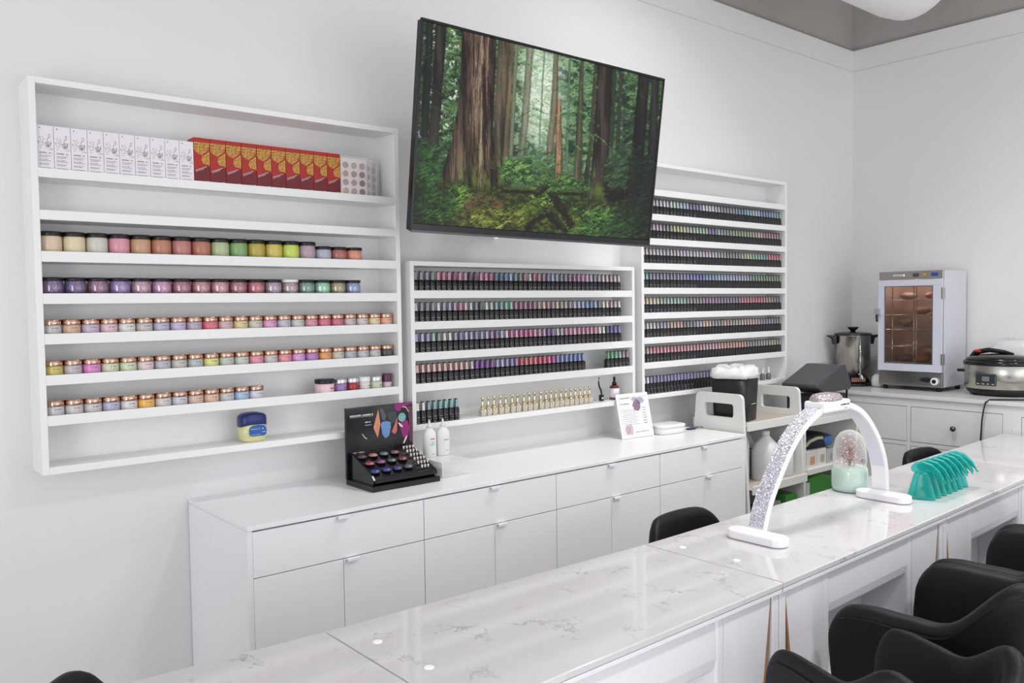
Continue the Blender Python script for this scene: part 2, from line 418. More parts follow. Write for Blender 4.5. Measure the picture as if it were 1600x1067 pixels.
def place(proto, x, y, z, col, label, group, sz=1.0, lidmat=None, s=1.0):
    if proto.name not in USED:
        USED.add(proto.name); o = proto; o.location = (x, y, z); o['group'] = group; o['label'] = label
        ch = CH[proto.name]
    else:
        o = dup(proto, (x, y, z), None, label, group); ch = [c for c in bpy.data.objects[-8:] if c.parent == o] or [c for c in o.children]
    o.scale = (s, s, sz)
    for c in (ch if o is proto else o.children):
        if c.name.split('.')[0] in ('jar_body', 'cap', 'powder'): c.color = (*srgb(soften(col, .36 if 'glitter' in proto.name else .22)), 1)
    return o
def kids(o): return [c for c in bpy.data.objects if c.parent == o]

def jar_row(proto, cols, edges, y, zt, rowname, group, words, heights=None, scales=None):
    n = len(cols)
    for i, c in enumerate(cols):
        x = (edges[i] + edges[i + 1]) / 2
        pos = 'leftmost' if i == 0 else 'rightmost' if i == n - 1 else ORD(i + 1) + ' from left'
        lab = '%s %s, %s on %s' % (cname(c), words, pos, rowname)
        place(proto, x, y, zt - 0.011, c, lab, group, sz=(heights[i] if heights else 1.0), s=(scales[i] if scales else 1.0))
EC = [0.5, .562, .623, .683, .745, .81, .873, .937, 1.0, 1.067, 1.131, 1.196, 1.261, 1.327, 1.393, 1.454, 1.519, 1.59]
EC[0] = 0.522; EC = [0.5215 + (1.586 - 0.5215) * i / 17 for i in range(18)]
CC = 'e2c4a6 e6d5a6 d3d1c2 dd8c9e c89468 bd7050 bd7068 b5664e adc08a 7ba85c b9a42c d6bc46 cbe048 b596a8 adb3ca b35a54 e4886a'.split()
jar_row(blackjar, CC, EC, -0.0935, 1.674, 'third rack shelf', 'black-lidded powder jars on the third shelf of the left rack', 'powder jar with black lid', heights=[1.0] * 14 + [.80] * 3)
ED = [0.5215 + (1.577 - 0.5215) * i / 17 for i in range(18)]
CD = '6a5288 5f4880 8a5a78 8a6ab0 b888a0 c080b0 a05a70 b8707a c88088 a8586a b85060 a890a8 b09090 6a9080 8fd0a8 a09068 8090c0'.split()
jar_row(glitjar, CD, ED, -0.0945, 1.552, 'fourth rack shelf', 'glitter powder jars on the fourth shelf of the left rack', 'glitter jar with black lid')
for o in list(bpy.data.objects):
    if o.get('label', '').startswith('brown glitter jar') or '14th from left on fourth' in o.get('label', ''):
        pass
EE = [0.5215 + (1.7075 - 0.5215) * i / 23 for i in range(24)]
CE = 'c9c8c6 dcab88 c9b2d0 e8bccc e8e4e0 ccc2be b8b3d0 c4b6dd bba8b6 e45a70 d6b0b0 e6d08e d0cec0 e89bcc cac4d4 d2d0d2 e08aa0 de6080 d45a78 d2bcc2 d8cfc6 ecd6a4 f4a584'.split()
jar_row(goldjar, CE, EE, -0.100, 1.435, 'fifth rack shelf', 'gold-lidded jars on the fifth shelf of the left rack', 'jar with gold lid')
EF = [0.5215 + (1.7075 - 0.5215) * i / 23 for i in range(24)]
CF = 'd8c456 c6bec2 e878cc dae0b4 d4e2b8 ead0d2 bdbcc6 cbc2bc b9c2c2 e6e478 c3ccc0 cad0c4 f088a8 d2cac8 f48a9e e09ae0 b878c0 f09850 d0c8bc b6b8c2 cdc5ca c6c6c3 3a3336'.split()
jar_row(goldjar, CF, EF, -0.100, 1.315, 'sixth rack shelf', 'gold-lidded jars on the sixth shelf of the left rack', 'jar with gold lid')
EG = [0.5215 + 0.0513 * i for i in range(14)]
CG = 'cfcdd3 d6cccb d1c9c6 b7b3d2 e6dee4 fab436 d8d4d4 cfcbd8 deb9a2 e8b89c ccc9cc a2c4ea dcd9e4'.split()
jar_row(goldjar, CG, EG, -0.100, 1.197, 'seventh rack shelf', 'gold-lidded jars on the seventh shelf of the left rack', 'jar with gold lid')
# white-lidded jar in the glitter row
for o in bpy.data.objects:
    if o.get('label', '').endswith('13th from left on fourth rack shelf'):
        for c in o.children:
            if c.name.startswith('lid'):
                c.data = c.data.copy(); c.data.materials[0] = WHITEP
        o['label'] = 'mauve glitter jar with the only white lid, on fourth rack shelf'

# six odd jars at the right end of the seventh shelf
def odd_jar(x, r, h, lid_h, col, lid, label, lidr=1.0, silver=False):
    t = thing('cosmetic_jar', label, 'jar', (x, -0.100, 1.186), group='assorted jars at the right end of the seventh shelf')
    hb = h - lid_h
    o = MB().lathe([(r * .92, 0), (r, .002), (r, hb - .003), (r * .9, hb)], 28).build('jar_body', TINT, t); o.color = (*srgb(col), 1)
    MB().lathe([(r * lidr, hb), (r * lidr * 1.01, hb + .001), (r * lidr * 1.01, h - .003), (r * lidr * .95, h)], 28).build('lid', lid, t)
    g = MB(); glyphs(g, 0, r * .9, hb * .55, .004, -r * .98, seed=int(x * 1000)); glyphs(g, 0, r * .8, hb * .32, .0025, -r * .98, seed=int(x * 999)); g.build('print', INKD, t)
    return t
SILV = mat('satin_silver_lid', 'd6d4d6', 0.22, metal=0.8, var=.05, vscale=60)
odd_jar(1.421, .0345, .0565, .015, 'ecc9d2', BLACKP, 'pale pink jar with wide black lid on seventh rack shelf', 1.02)
odd_jar(1.484, .0245, .0535, .017, '9a7cb4', SILV, 'violet jar with silver lid beside the pink jar on seventh shelf')
odd_jar(1.534, .0235, .0545, .018, 'a83038', SILV, 'dark red jar with silver lid, between violet and clear jars')
odd_jar(1.583, .0235, .0545, .018, 'dcd8d6', WHITEP, 'whitish jar with white lid, right of the dark red jar')
odd_jar(1.634, .0240, .0540, .019, 'c9d0b4', SILV, 'pale green jar with silver lid on seventh rack shelf')
odd_jar(1.683, .0185, .0600, .030, 'd2b8c4', mat('plum_band', '5a2e4a', .3, var=.1), 'small tall jar with plum band, last on seventh rack shelf')

# ---------------------------------------------------------------- boxes on the top shelf
def white_box():
    t = thing('product_box', '', 'box')
    w, d, h = 0.0436, 0.05, 0.134
    MB().box(-w / 2, w / 2, 0, d, 0, h).build('carton', FACEW, t, bevel=0.0008)
    g = MB(); r = random.Random(3)
    def stroke(x0, z0, x1, z1, wd):
        dx, dz = x1 - x0, z1 - z0; l = math.hypot(dx, dz); nx, nz = -dz / l * wd / 2, dx / l * wd / 2
        y = -0.0006
        g.add([(x0 + nx, y, z0 + nz), (x0 - nx, y, z0 - nz), (x1 - nx * .4, y, z1 - nz * .4), (x1 + nx * .4, y, z1 + nz * .4)], [(0, 1, 2, 3)])
    # flower sketch
    for k in range(26):
        a = r.uniform(0, 2 * math.pi); rr = r.uniform(.001, .0075)
        stroke(.008 + rr * math.cos(a), .082 + rr * math.sin(a), .008 + (rr + .004) * math.cos(a + .8), .082 + (rr + .004) * math.sin(a + .8), .0011)
    for (a, b, c, d2) in [(.004, .09, .013, .110), (.012, .11, .006, .105), (.008, .098, .015, .103), (-.004, .085, -.016, .098), (-.016, .098, -.010, .1), (-.004, .082, -.019, .088), (-.005, .078, -.017, .073), (-.019, .088, -.015, .078), (.0, .075, .010, .066), (.010, .066, .019, .066), (.019, .066, .014, .07), (-.010, .07, -.016, .067), (-.003, .092, -.008, .103)]:
        stroke(a, b, c, d2, .0013)
    glyphs(g, -.018, -.012, .124, .004, -.0004, seed=2, gap=.1)
    glyphs(g, -.016, .014, .054, .0035, -.0004, seed=4, gap=.2)
    for i, zz in enumerate((.047, .043, .036, .032, .024, .021, .012)):
        glyphs(g, -.016, .014 - .004 * (i % 3), zz, .0016, -.0004, seed=10 + i, gap=.15)
    g.build('print', INK, t)
    return t
def gold_pat():
    m = bpy.data.materials.new('gold_foil_pattern'); m.use_nodes = True; nt = m.node_tree; b = nt.nodes['Principled BSDF']
    L = nt.links.new; N = nt.nodes.new
    tc = N('ShaderNodeTexCoord'); v = N('ShaderNodeTexNoise'); v.inputs['Scale'].default_value = 230; v.inputs['Detail'].default_value = 3; L(tc.outputs['Object'], v.inputs['Vector'])
    cr = N('ShaderNodeValToRGB'); e = cr.color_ramp.elements; e[0].position = .38; e[0].color = (*srgb('7a4a18'), 1); e[1].position = .56; e[1].color = (*srgb('d09c44'), 1)
    L(v.outputs['Fac'], cr.inputs[0]); L(cr.outputs[0], b.inputs['Base Color']); b.inputs['Roughness'].default_value = .4
    return m
GPAT = gold_pat()
RED = mat('red_carton', 'a8261e', 0.35, var=.05, vscale=30); REDD = mat('dark_red_print', '6e1c24', .4, var=.1, vscale=40)
def red_box():
    t = thing('gift_box', '', 'box')
    w, d, h = 0.0514, 0.055, 0.150
    MB().box(-w / 2, w / 2, 0, d, 0, h).build('carton', RED, t, bevel=0.0008)
    y = -0.0006
    def poly(pts, name, m):
        MB().add([(p[0], y, p[1]) for p in pts], [tuple(range(len(pts)))]).build(name, m, t)
    x0 = -w / 2 + .0008
    g = MB()
    g.add([(x0, y, .136), (w / 2 - .001, y, .136), (w / 2 - .002, y, .118), (.010, y, .103), (.0, y, .096), (-.012, y, .098), (-.02, y, .104), (x0, y, .112)], [tuple(range(8))])
    g.add([(.002, y, .094), (.012, y, .098), (w / 2 - .001, y, .112), (w / 2 - .001, y, .064), (.004, y, .068), (-.002, y, .078)], [tuple(range(6))])
    g.build('gold_artwork', GPAT, t)
    g = MB(); g.add([(x0, y, .042), (w / 2 - .001, y, .062), (w / 2 - .001, y, .006), (x0, y, .004)], [(0, 1, 2, 3)]); g.build('dark_panel', REDD, t)
    g = MB()
    y2 = -.001
    g.add([(-.022, y2, .044), (.014, y2, .058), (.014, y2, .0596), (-.022, y2, .0456)], [(0, 1, 2, 3)])
    g.add([(-.022, y2, .040), (.006, y2, .051), (.006, y2, .052), (-.022, y2, .041)], [(0, 1, 2, 3)])
    g.build('print', WHITEINK, t)
    g = MB(); g.add([(-.016, y2, .006), (.020, y2, .012), (.020, y2, .0138), (-.016, y2, .0078)], [(0, 1, 2, 3)]); g.build('gold_stripe', mat('gold_line', 'd8b04a', .4, var=.05), t)
    return t
wb, rb = white_box(), red_box(); index_children()
gw = 'white product boxes on the top shelf of the left rack'; gr = 'red and gold boxes on the top shelf of the left rack'
for i in range(10):
    lab = 'slim white box with grey flower sketch, %s' % ('leftmost on top rack shelf' if i == 0 else 'beside the first red box' if i == 9 else ORD(i + 1) + ' from left on top rack shelf')
    x = 0.5425 + 0.0446 * i; z = 1.9015
    if i == 0: wb.location = (x, -.126, z); wb['label'] = lab; wb['group'] = gw
    else: dup(wb, (x, -.126, z), None, lab, gw)
for i in range(10):
    lab = 'red box with gold artwork, %s' % ('first after the white boxes' if i == 0 else 'last, beside the clear trays' if i == 9 else ORD(i + 1) + ' red one from left on top shelf')
    x = 0.9925 + 0.0524 * i
    if i == 0: rb.location = (x, -.126, 1.9015); rb['label'] = lab; rb['group'] = gr
    else: dup(rb, (x, -.126, 1.9015), None, lab, gr)
# clear trays with twelve pots
def tray(x, y, label, cols, w=0.118):
    t = thing('clear_tray', label, 'tray', (x, y, 1.9015), group='clear plastic trays of glitter pots on the top shelf')
    MB().box(-w / 2, w / 2, 0, .012, 0, .148).build('tray_shell', CLEAR, t, bevel=.003)
    MB().box(-w / 2 + .006, w / 2 - .006, .004, .009, .006, .140).build('insert', mat('milky_insert', 'e6dedd', .35, var=.02), t)
    for r_ in range(4):
        for c_ in range(3):
            cx = (-.5 + (c_ + .5) / 3) * (w - .016); cz = .022 + .031 * r_
            o = MB().prism([(cx + .0115 * math.cos(2 * math.pi * k / 18), cz + .0115 * math.sin(2 * math.pi * k / 18)) for k in range(18)], 'y', .0005, .004).build('pot', GLITP, t)
            o.color = (*srgb(cols[(3 - r_) * 3 + c_]), 1)
    return t
tray(1.5475, -.124, 'front clear tray with twelve rosy glitter pots beside the red boxes', 'c9a0a0 cfc0c0 c8aeac c8a098 c0a0ac 9a6a64 c89a90 c0a0aa 8a5a56 cbb498 ccb0ac 96665e'.split())
tray(1.585, -.095, 'middle clear tray standing behind the front tray of rosy pots', ['d8ccc8'] * 12)
tray(1.630, -.065, 'rearmost clear tray, furthest right on the top rack shelf', ['dcd4d0'] * 12)

# ---------------------------------------------------------------- petroleum jelly jar on the bottom board
t = thing('petroleum_jelly_jar', 'pale yellow petroleum jelly jar with dark blue lid, alone on the bottom rack board', 'jar', (1.152, -.085, 1.047))
prof = lambda w, h0, h1: None
def squircle(w, d, z, n=28, p=3.0):
    out = []
    for k in range(n):
        a = 2 * math.pi * k / n; c_, s_ = math.cos(a), math.sin(a)
        out.append((w * math.copysign(abs(c_) ** (2 / p), c_), d * math.copysign(abs(s_) ** (2 / p), s_), z))
    return out
def loft(rings, mb=None, mi=0):
    mb = mb or MB(); n = len(rings[0]); vs = [p for r in rings for p in r]; fs = []
    for j in range(len(rings) - 1):
        for k in range(n):
            k2 = (k + 1) % n; fs.append((j * n + k, j * n + k2, (j + 1) * n + k2, (j + 1) * n + k))
    mb.add(vs, fs, mi, True); o = len(mb.v) - len(vs)
    mb.f.append(tuple(o + k for k in reversed(range(n)))); mb.m.append(mi); mb.sm.append(False)
    mb.f.append(tuple(o + (len(rings) - 1) * n + k for k in range(n))); mb.m.append(mi); mb.sm.append(True)
    return mb
loft([squircle(.034, .026, 0), squircle(.040, .030, .004), squircle(.045, .033, .014), squircle(.0462, .034, .035), squircle(.0462, .034, .058)]).build('jar_body', mat('pale_yellow_jelly', 'dcdaa2', .25, sub=.2, coat=.4, var=.02), t)
rg = []
for w, z0, arch in [(.0472, .052, .010), (.0475, .060, .012), (.0475, .078, .004), (.046, .086, .004), (.040, .0905, .006), (.025, .094, .004), (.008, .0955, 0)]:
    rg.append([(x, y, z + arch * (1 - (x / .0475) ** 2)) for x, y, z in squircle(w, w * .74, z0)])
loft(rg).build('lid', mat('navy_blue_lid', '26306e', .32, var=.05), t)
pl = []
for k in range(20):
    a = 2 * math.pi * k / 20; c_, s_ = math.cos(a), math.sin(a)
    pl.append((.006 + .031 * math.copysign(abs(c_) ** .45, c_), -.0352, .036 + .019 * math.copysign(abs(s_) ** .7, s_) + .003 * (1 - abs(c_))))
lab_ = MB().add(pl, [tuple(range(20))]).build('label_sticker', mat('blue_label', '2458a8', .3, var=.15, vscale=30), t)
def text(body, size, loc, rot, m, parent, name='lettering', align='LEFT', depth=.0001):
    cu = bpy.data.curves.new(name, 'FONT'); cu.body = body; cu.size = size; cu.extrude = depth; cu.align_x = align
    cu.materials.append(m); tmp = bpy.data.objects.new('tmp', cu); COL.objects.link(tmp); me = bpy.data.meshes.new_from_object(tmp.evaluated_get(bpy.context.evaluated_depsgraph_get())); bpy.data.objects.remove(tmp)
    o = bpy.data.objects.new(name, me); COL.objects.link(o); o.parent = parent; o.location = loc; o.rotation_euler = rot
    return o
text('Vaseline', .0075, (-.020, -.0356, .042), (math.pi / 2, 0, 0), WHITEINK, lab_)
g = MB(); glyphs(g, .010, .030, .0425, .004, -.0355, seed=5); glyphs(g, -.018, .016, .024, .002, -.0355, seed=6); glyphs(g, .020, .032, .031, .004, -.0355, seed=8); g.build('print', WHITEINK, lab_)

# ================================================================ nail polish bottles
def bottle_mesh():
    body = MB(); w = .0118
    rings = [squircle(w * .96, w * .96, 0, 16, 5), squircle(w, w, .001, 16, 5), squircle(w, w, .0455, 16, 5), squircle(w * .9, w * .9, .0485, 16, 4), squircle(w * .55, w * .55, .0495, 16, 2.5)]
    loft(rings, body)
    cap = MB(); loft([squircle(.0092, .0092, .0490, 16, 4), squircle(.0089, .0089, .053, 16, 4), squircle(.0066, .0066, .0850, 16, 4), squircle(.0060, .0060, .0862, 16, 4)], cap)
    y0, y1 = -.0095, -.0072
    cap.add([(-.0068, y0, .0525), (.0068, y0, .0525), (.0050, y1 + .0001, .0828), (-.0050, y1 + .0001, .0828)], [(0, 1, 2, 3)], 1)
    x0, x1 = .0095, .0072
    cap.add([(-x0, -.0068, .0525), (-x0, .0068, .0525), (-x1, .0050, .0828), (-x1, -.0050, .0828)], [(3, 2, 1, 0)], 1)
    return body, cap
bb, bc = bottle_mesh()
CAPBLK = mat('cap_dark_edge', '2a262c', .3, var=.05)
CAPTINT = mat('cap_colour_sticker', 'ffffff', 0.22, objcol=True, coat=0.5)
pb = thing('nail_polish_bottle', '', 'nail polish')
bb.build('bottle_body', PRINTB, pb); bc.build('cap', [CAPBLK, CAPTINT], pb); index_children()
def expand(sp):
    out = []
    for tok in sp.split():
        if '*' in tok:
            c, n = tok.split('*'); out += [c] * int(n)
        else: out.append(tok)
    return out
def jitter(h, r, amt=14):
    return ''.join('%02x' % max(0, min(255, int(h[i:i + 2], 16) + r.randint(-amt, amt))) for i in (0, 2, 4))
BOT = []   # (x, z, colour, label, group)
def bottle_row(cols, x0, pitch, zt, where, group, jit=0, seed=1, off=0, total=None):
    r = random.Random(seed)
    for i, c in enumerate(cols):
        if c == '-': continue
        if jit: c = jitter(c, r, jit)
        k = i + 1 + off
        BOT.append((x0 + pitch * i, zt - .011, c, 'black polish bottle with %s cap, %s from left on %s' % (cname(c), ORD(k), where), group))
def fit(cols, n): return [cols[int(i * len(cols) / n)] for i in range(n)]
gm = 'black nail polish bottles on the middle rack'
M1 = expand('8a8d90 8f9499 9098a0 7f8896 d0a0a8 d8708e e080a0 8a4a68 e08ab0 d09aac 5f4458 6a4a62 ea7fb0 e486b0 d0608f 6f7a9a 5f7098 6a80b8 a0b0e4 7a98b8 6f9a8a c96a80 c2d6dd c8607e d48aa6 b98098 8a90a8 b0b8e6 a8b8c0 8a989c 9a90a0 a08aa0 b07a98 c88ab8 d690ce e8c0e0 d8c8d8 9a9aa0 c0b8c0 c8c4c8 ccc0c8 c0a8b0 d6b8c8 c8c4c4')
M2 = expand('c0c4c4 8f9498 7f8890 8a949c e0e4dc a8a0b0 a8a0c8 c090ac cc80a4 dcb8c0 c8c8c4 7a8c90 55606a d4dcd0 c8ccc8 8fb0b0 88a8b0 8ac0a8 88ceb4 b07890 a86888 b87898 a06080 b07890 c0a8a8 d4d4b8 c88888 b09898 dccaa6 bcaa88 c0b8a8 a09a98 c8c8cc b0c0e4 a8b8dc 90a8d8 6a8acc a8c4e0 888890 ece4cc dedec8 c8a8a8 d0c0c0 e0dede')
M3 = expand('a8a4c6 b0aad8 a090c8 94ccb0 8a948c dedecf e4e4dc a898b4 8f86ac b8b8e0 a8a0c8 9a8ab4 a0a0c6 b0b0d0 b090b4 9070a8 b8b8d4 f0d0e0 d07098 ea90c0 d870a8 d8608f e070a0 f090ac d890b4 c0a0cc 8a60a8 8a70b8 e0d0e0 c0c0c0 e490b8 e490b8 f0b0d0 e090b0 e08ab0 e890b8 e898be e898be ecece8 f2f2ea 606868 7048b0 8070c0 8a78c8')
M4 = expand('e4aca4 e8b0a8 e8b2a8 ecb4ac e8b0a8 eab0a4 e8b0a8 ecb6ae e6b2b2 e4b4b8 c8ccc0 9040a8 7a3aa0 8440a2 8a4a9c a8a8d8 b8b8e2 9a90c8 9088c0 b880b8 dc4a50 e26a68 ea6868 ea7078 e25060 ea5074 f0688c d05098 a080cc 8090dc 7a90d4 7890d0 6a88cc 7890dc 8098dc')
M4b = expand('6a9a78 58b07c 70b88c 98c8a8 a898b8 a89aa4')
M5 = expand('e6e6e4 e4e4e2 7a9ca0 6fa8a6 68a89e 6ab0a6 66a8a0 7aa8a6')
XM = 1.8345; PM = .02685
bottle_row(M1, XM - .027, PM, 1.562, 'top shelf, middle rack', gm)
bottle_row(M2, XM - .027, PM, 1.441, 'second shelf, middle rack', gm)
bottle_row(M3, XM - .027, PM, 1.321, 'third shelf, middle rack', gm)
bottle_row(M4, XM - .027, PM, 1.200, 'fourth shelf, middle rack', gm)
bottle_row(M4b, 2.885, PM, 1.200, 'fourth shelf, middle rack', gm, off=35)
bottle_row(M5, XM - .027, PM, 1.051, 'bottom board, middle rack', gm)
gR = 'black nail polish bottles on the far tall rack'
RR = [
 ('c0b8c4*4 d4d4e0*5 b8dce0*3 a8c0e8*2 7a70a8*4 e0e0ea*4 c0c8c8*3 8a909a*5 6a8aac*4 84bce0*2 c8c8e6*3 6890c8*4 8ab0d8*2 9ac8a0*2 b0c8b8*1', 1.939, 'second shelf'),
 ('b8b8b8*2 ccb0d8*4 989898*3 d0d088*3 c4d0b0*4 b0ccb8*4 7878a8*3 98d8d4*2 90a8a0*3 a0a890*4 98b87c*4 b8b88c*2 ecc49c*2 b88888*3 b88498*5', 1.819, 'third shelf'),
 ('dccad4*6 c0c0ca*4 d8d0e0*7 e0c4e0*6 b0b8b8*4 909890*5 a8c4a8*2 e0e098*2 98ceb4*4 80b0b0*2 f06488*6', 1.697, 'fourth shelf'),
 ('e4e4c8 60d0a0 8a88ac*7 9088bc*5 6a6ac8*5 7ca4d0*4 a0c4e8*4 b0b8e0*8 8fac90*4 84ac70*9', 1.576, 'fifth shelf'),
 ('f0deb4*5 a4d0b8*8 a0a098*5 ac88a4*7 9a80a4*7 e47088*9 bca0a0*3 88889c*4', 1.454, 'sixth shelf'),
 ('eae2de*4 b8b0c4*4 e2b8a4*4 909090*4 c0c8dc*2 f0c8ac*3 b0a8b0*5 f0c8ac c8b0a0*5 e8b0ba*7 9aa0b8*9', 1.332, 'seventh shelf'),
 ('d4c0c0*2 ea8090*9 e490a0*7 e8a8b0*6 f0a094*9 b0a8a8*4 b8b8b8*5 ccd888*2 b0b0b4*2', 1.209, 'eighth shelf'),
]
for k, (sp, zt, nm) in enumerate(RR):
    cl = fit(expand(sp), 46)
    bottle_row(cl, 3.139, .0265, zt, nm + ', far rack', gR, jit=9, seed=30 + k)
bottle_row(fit(expand('c8c8c8 f2f2f2 8a7ab8*7 9088c8*12 a898d0*6 6a5a94*9'), 36), 3.139, .0265, 1.063, 'bottom board, far rack', gR, jit=8, seed=50)
mid = [b for b in BOT if b[4] == gm]; far = sorted([b for b in BOT if b[4] == gR], key=lambda b: (b[0]))
# the first few of the two upper shelves stand hidden behind the television
vis = [b for b in far if not (b[0] < 3.24 and b[1] > 1.80)]
n_ind = 300 - len(mid); ind = vis[:n_ind]; rest = vis[n_ind:] + [b for b in far if b not in vis]
first = True
for (x, z, c, lab, grp) in mid + ind:
    if first: o = pb; first = False; o.location = (x, -.113, z)
    else: o = dup(pb, (x, -.113 + random.uniform(-.0012, .0012), z))
    o['label'] = lab; o['group'] = grp
    for ch in (CH[pb.name] if o is pb else o.children):
        ch.color = (*srgb(soften(c, .28 if grp == gm else .44)), 1)
# remaining bottles of the far rack as one object
def attr_mat():
    m = bpy.data.materials.new('many_cap_colours'); m.use_nodes = True; nt = m.node_tree; b = nt.nodes['Principled BSDF']
    a = nt.nodes.new('ShaderNodeAttribute'); a.attribute_name = 'tint'; nt.links.new(a.outputs['Color'], b.inputs['Base Color']); b.inputs['Roughness'].default_value = .25
    return m
mb = MB(); colf = []
for (x, z, c, lab, grp) in rest:
    for src in (bb, bc):
        off = len(mb.v)
        mb.v += [(p[0] + x, p[1] - .113, p[2] + z) for p in src.v]
        for f, mi, sm in zip(src.f, src.m, src.sm):
            mb.f.append(tuple(i + off for i in f)); sel = 0 if src is bb else (2 if mi == 1 else 1)
            mb.m.append(sel); mb.sm.append(sm); colf.append(srgb(soften(c, .46)))
o = mb.build('nail_polish_bottles', [PRINTB, CAPBLK, attr_mat()])
ca = o.data.color_attributes.new('tint', 'FLOAT_COLOR', 'CORNER')
arr = np.zeros((len(o.data.loops), 4), dtype=np.float32); li = 0
for f, c in zip(mb.f, colf):
    arr[li:li + len(f), :3] = c; arr[li:li + len(f), 3] = 1; li += len(f)
ca.data.foreach_set('color', arr.ravel())
tag(o, 'massed black polish bottles with coloured caps filling the right part of the far rack', 'nail polish', kind='stuff')
# two white-capped bottles at the right end of the bottom board
for i, x in enumerate((4.185, 4.245)):
    t = thing('polish_bottle', ['clear polish bottle with tall white cap, left of the pair on far rack bottom', 'clear polish bottle with tall white cap, furthest right on far rack bottom'][i], 'nail polish', (x, -.10, 1.0505), group='white-capped bottles on the far rack bottom board')
    MB().lathe([(.013, 0), (.015, .003), (.015, .03), (.007, .038)], 18).build('bottle_body', mat('smoky_bottle', '6a6a6c', .15, coat=.5, var=.1), t)
    MB().lathe([(.0075, .038), (.008, .04), (.0065, .075)], 16).build('cap', WHITEP, t)

# ---------------------------------------------------------------- gold bottles, pen, amber bottle
gp = thing('gold_polish_bottle', '', 'nail polish')
MB().add([], []).box(-.0125, .0125, -.0125, .0125, 0, .030).build('bottle_body', glitter('gold_glass', 'e2dac4', 'fffaf0', 260, .12, .35), gp, bevel=.003)
MB().lathe([(.012, .030), (.012, .0345), (.0095, .036)], 14).build('collar', YGOLD, gp)
MB().lathe([(.0092, .036), (.0048, .048), (.0042, .060), (.0055, .070), (.0075, .078)], 12).build('cap', YGOLD, gp)
index_children()
skip = {3: .004, 5: .005, 7: .006, 10: .007}
xg = 2.140; gg = 'gold polish bottles on the bottom board of the middle rack'
for i in range(21):
    lab = 'gold polish bottle with waisted gold cap, %s' % ('leftmost on middle rack bottom' if i == 0 else 'rightmost, beside the black pen' if i == 20 else ORD(i + 1) + ' gold one from left')
    xg += skip.get(i, 0)
    if i == 0: gp.location = (xg, -.105, 1.040); gp['label'] = lab; gp['group'] = gg
    else: dup(gp, (xg, -.105, 1.040), None, lab, gg)
    xg += .0305
t = thing('nail_brush', 'slim black curved brush leaning in the middle rack, beside the amber bottle', 'brush', (2.865, -.09, 1.040))
MB().tube([(.004, 0, .030), (.0, 0, .05), (-.012, 0, .07), (-.016, 0, .09), (-.013, 0, .112)], [.004, .0042, .004, .0036, .0034], 10).build('handle', BLACKP, t)
MB().box(-.008, .012, -.008, .008, 0, .030).build('foot', BLACKP, t, bevel=.003)
MB().box(-.004, .008, -.0085, -.0082, .010, .018).build('print', WHITEINK, t)
t = thing('dropper_bottle', 'amber dropper bottle with white label at the right end of the middle rack', 'bottle', (2.957, -.09, 1.040))
MB().lathe([(.0215, 0), (.024, .003), (.024, .058), (.021, .066), (.010, .071)], 28).build('bottle_body', mat('amber_glass', '6e2418', .1, coat=.6, var=.1), t)
MB().lathe([(.0244, .012), (.0244, .055)], 28).build('label_sticker', FACEW, t)
MB().lathe([(.0115, .071), (.0115, .083), (.006, .085), (.0058, .106), (.0035, .110)], 18).build('dropper', BLACKP, t)

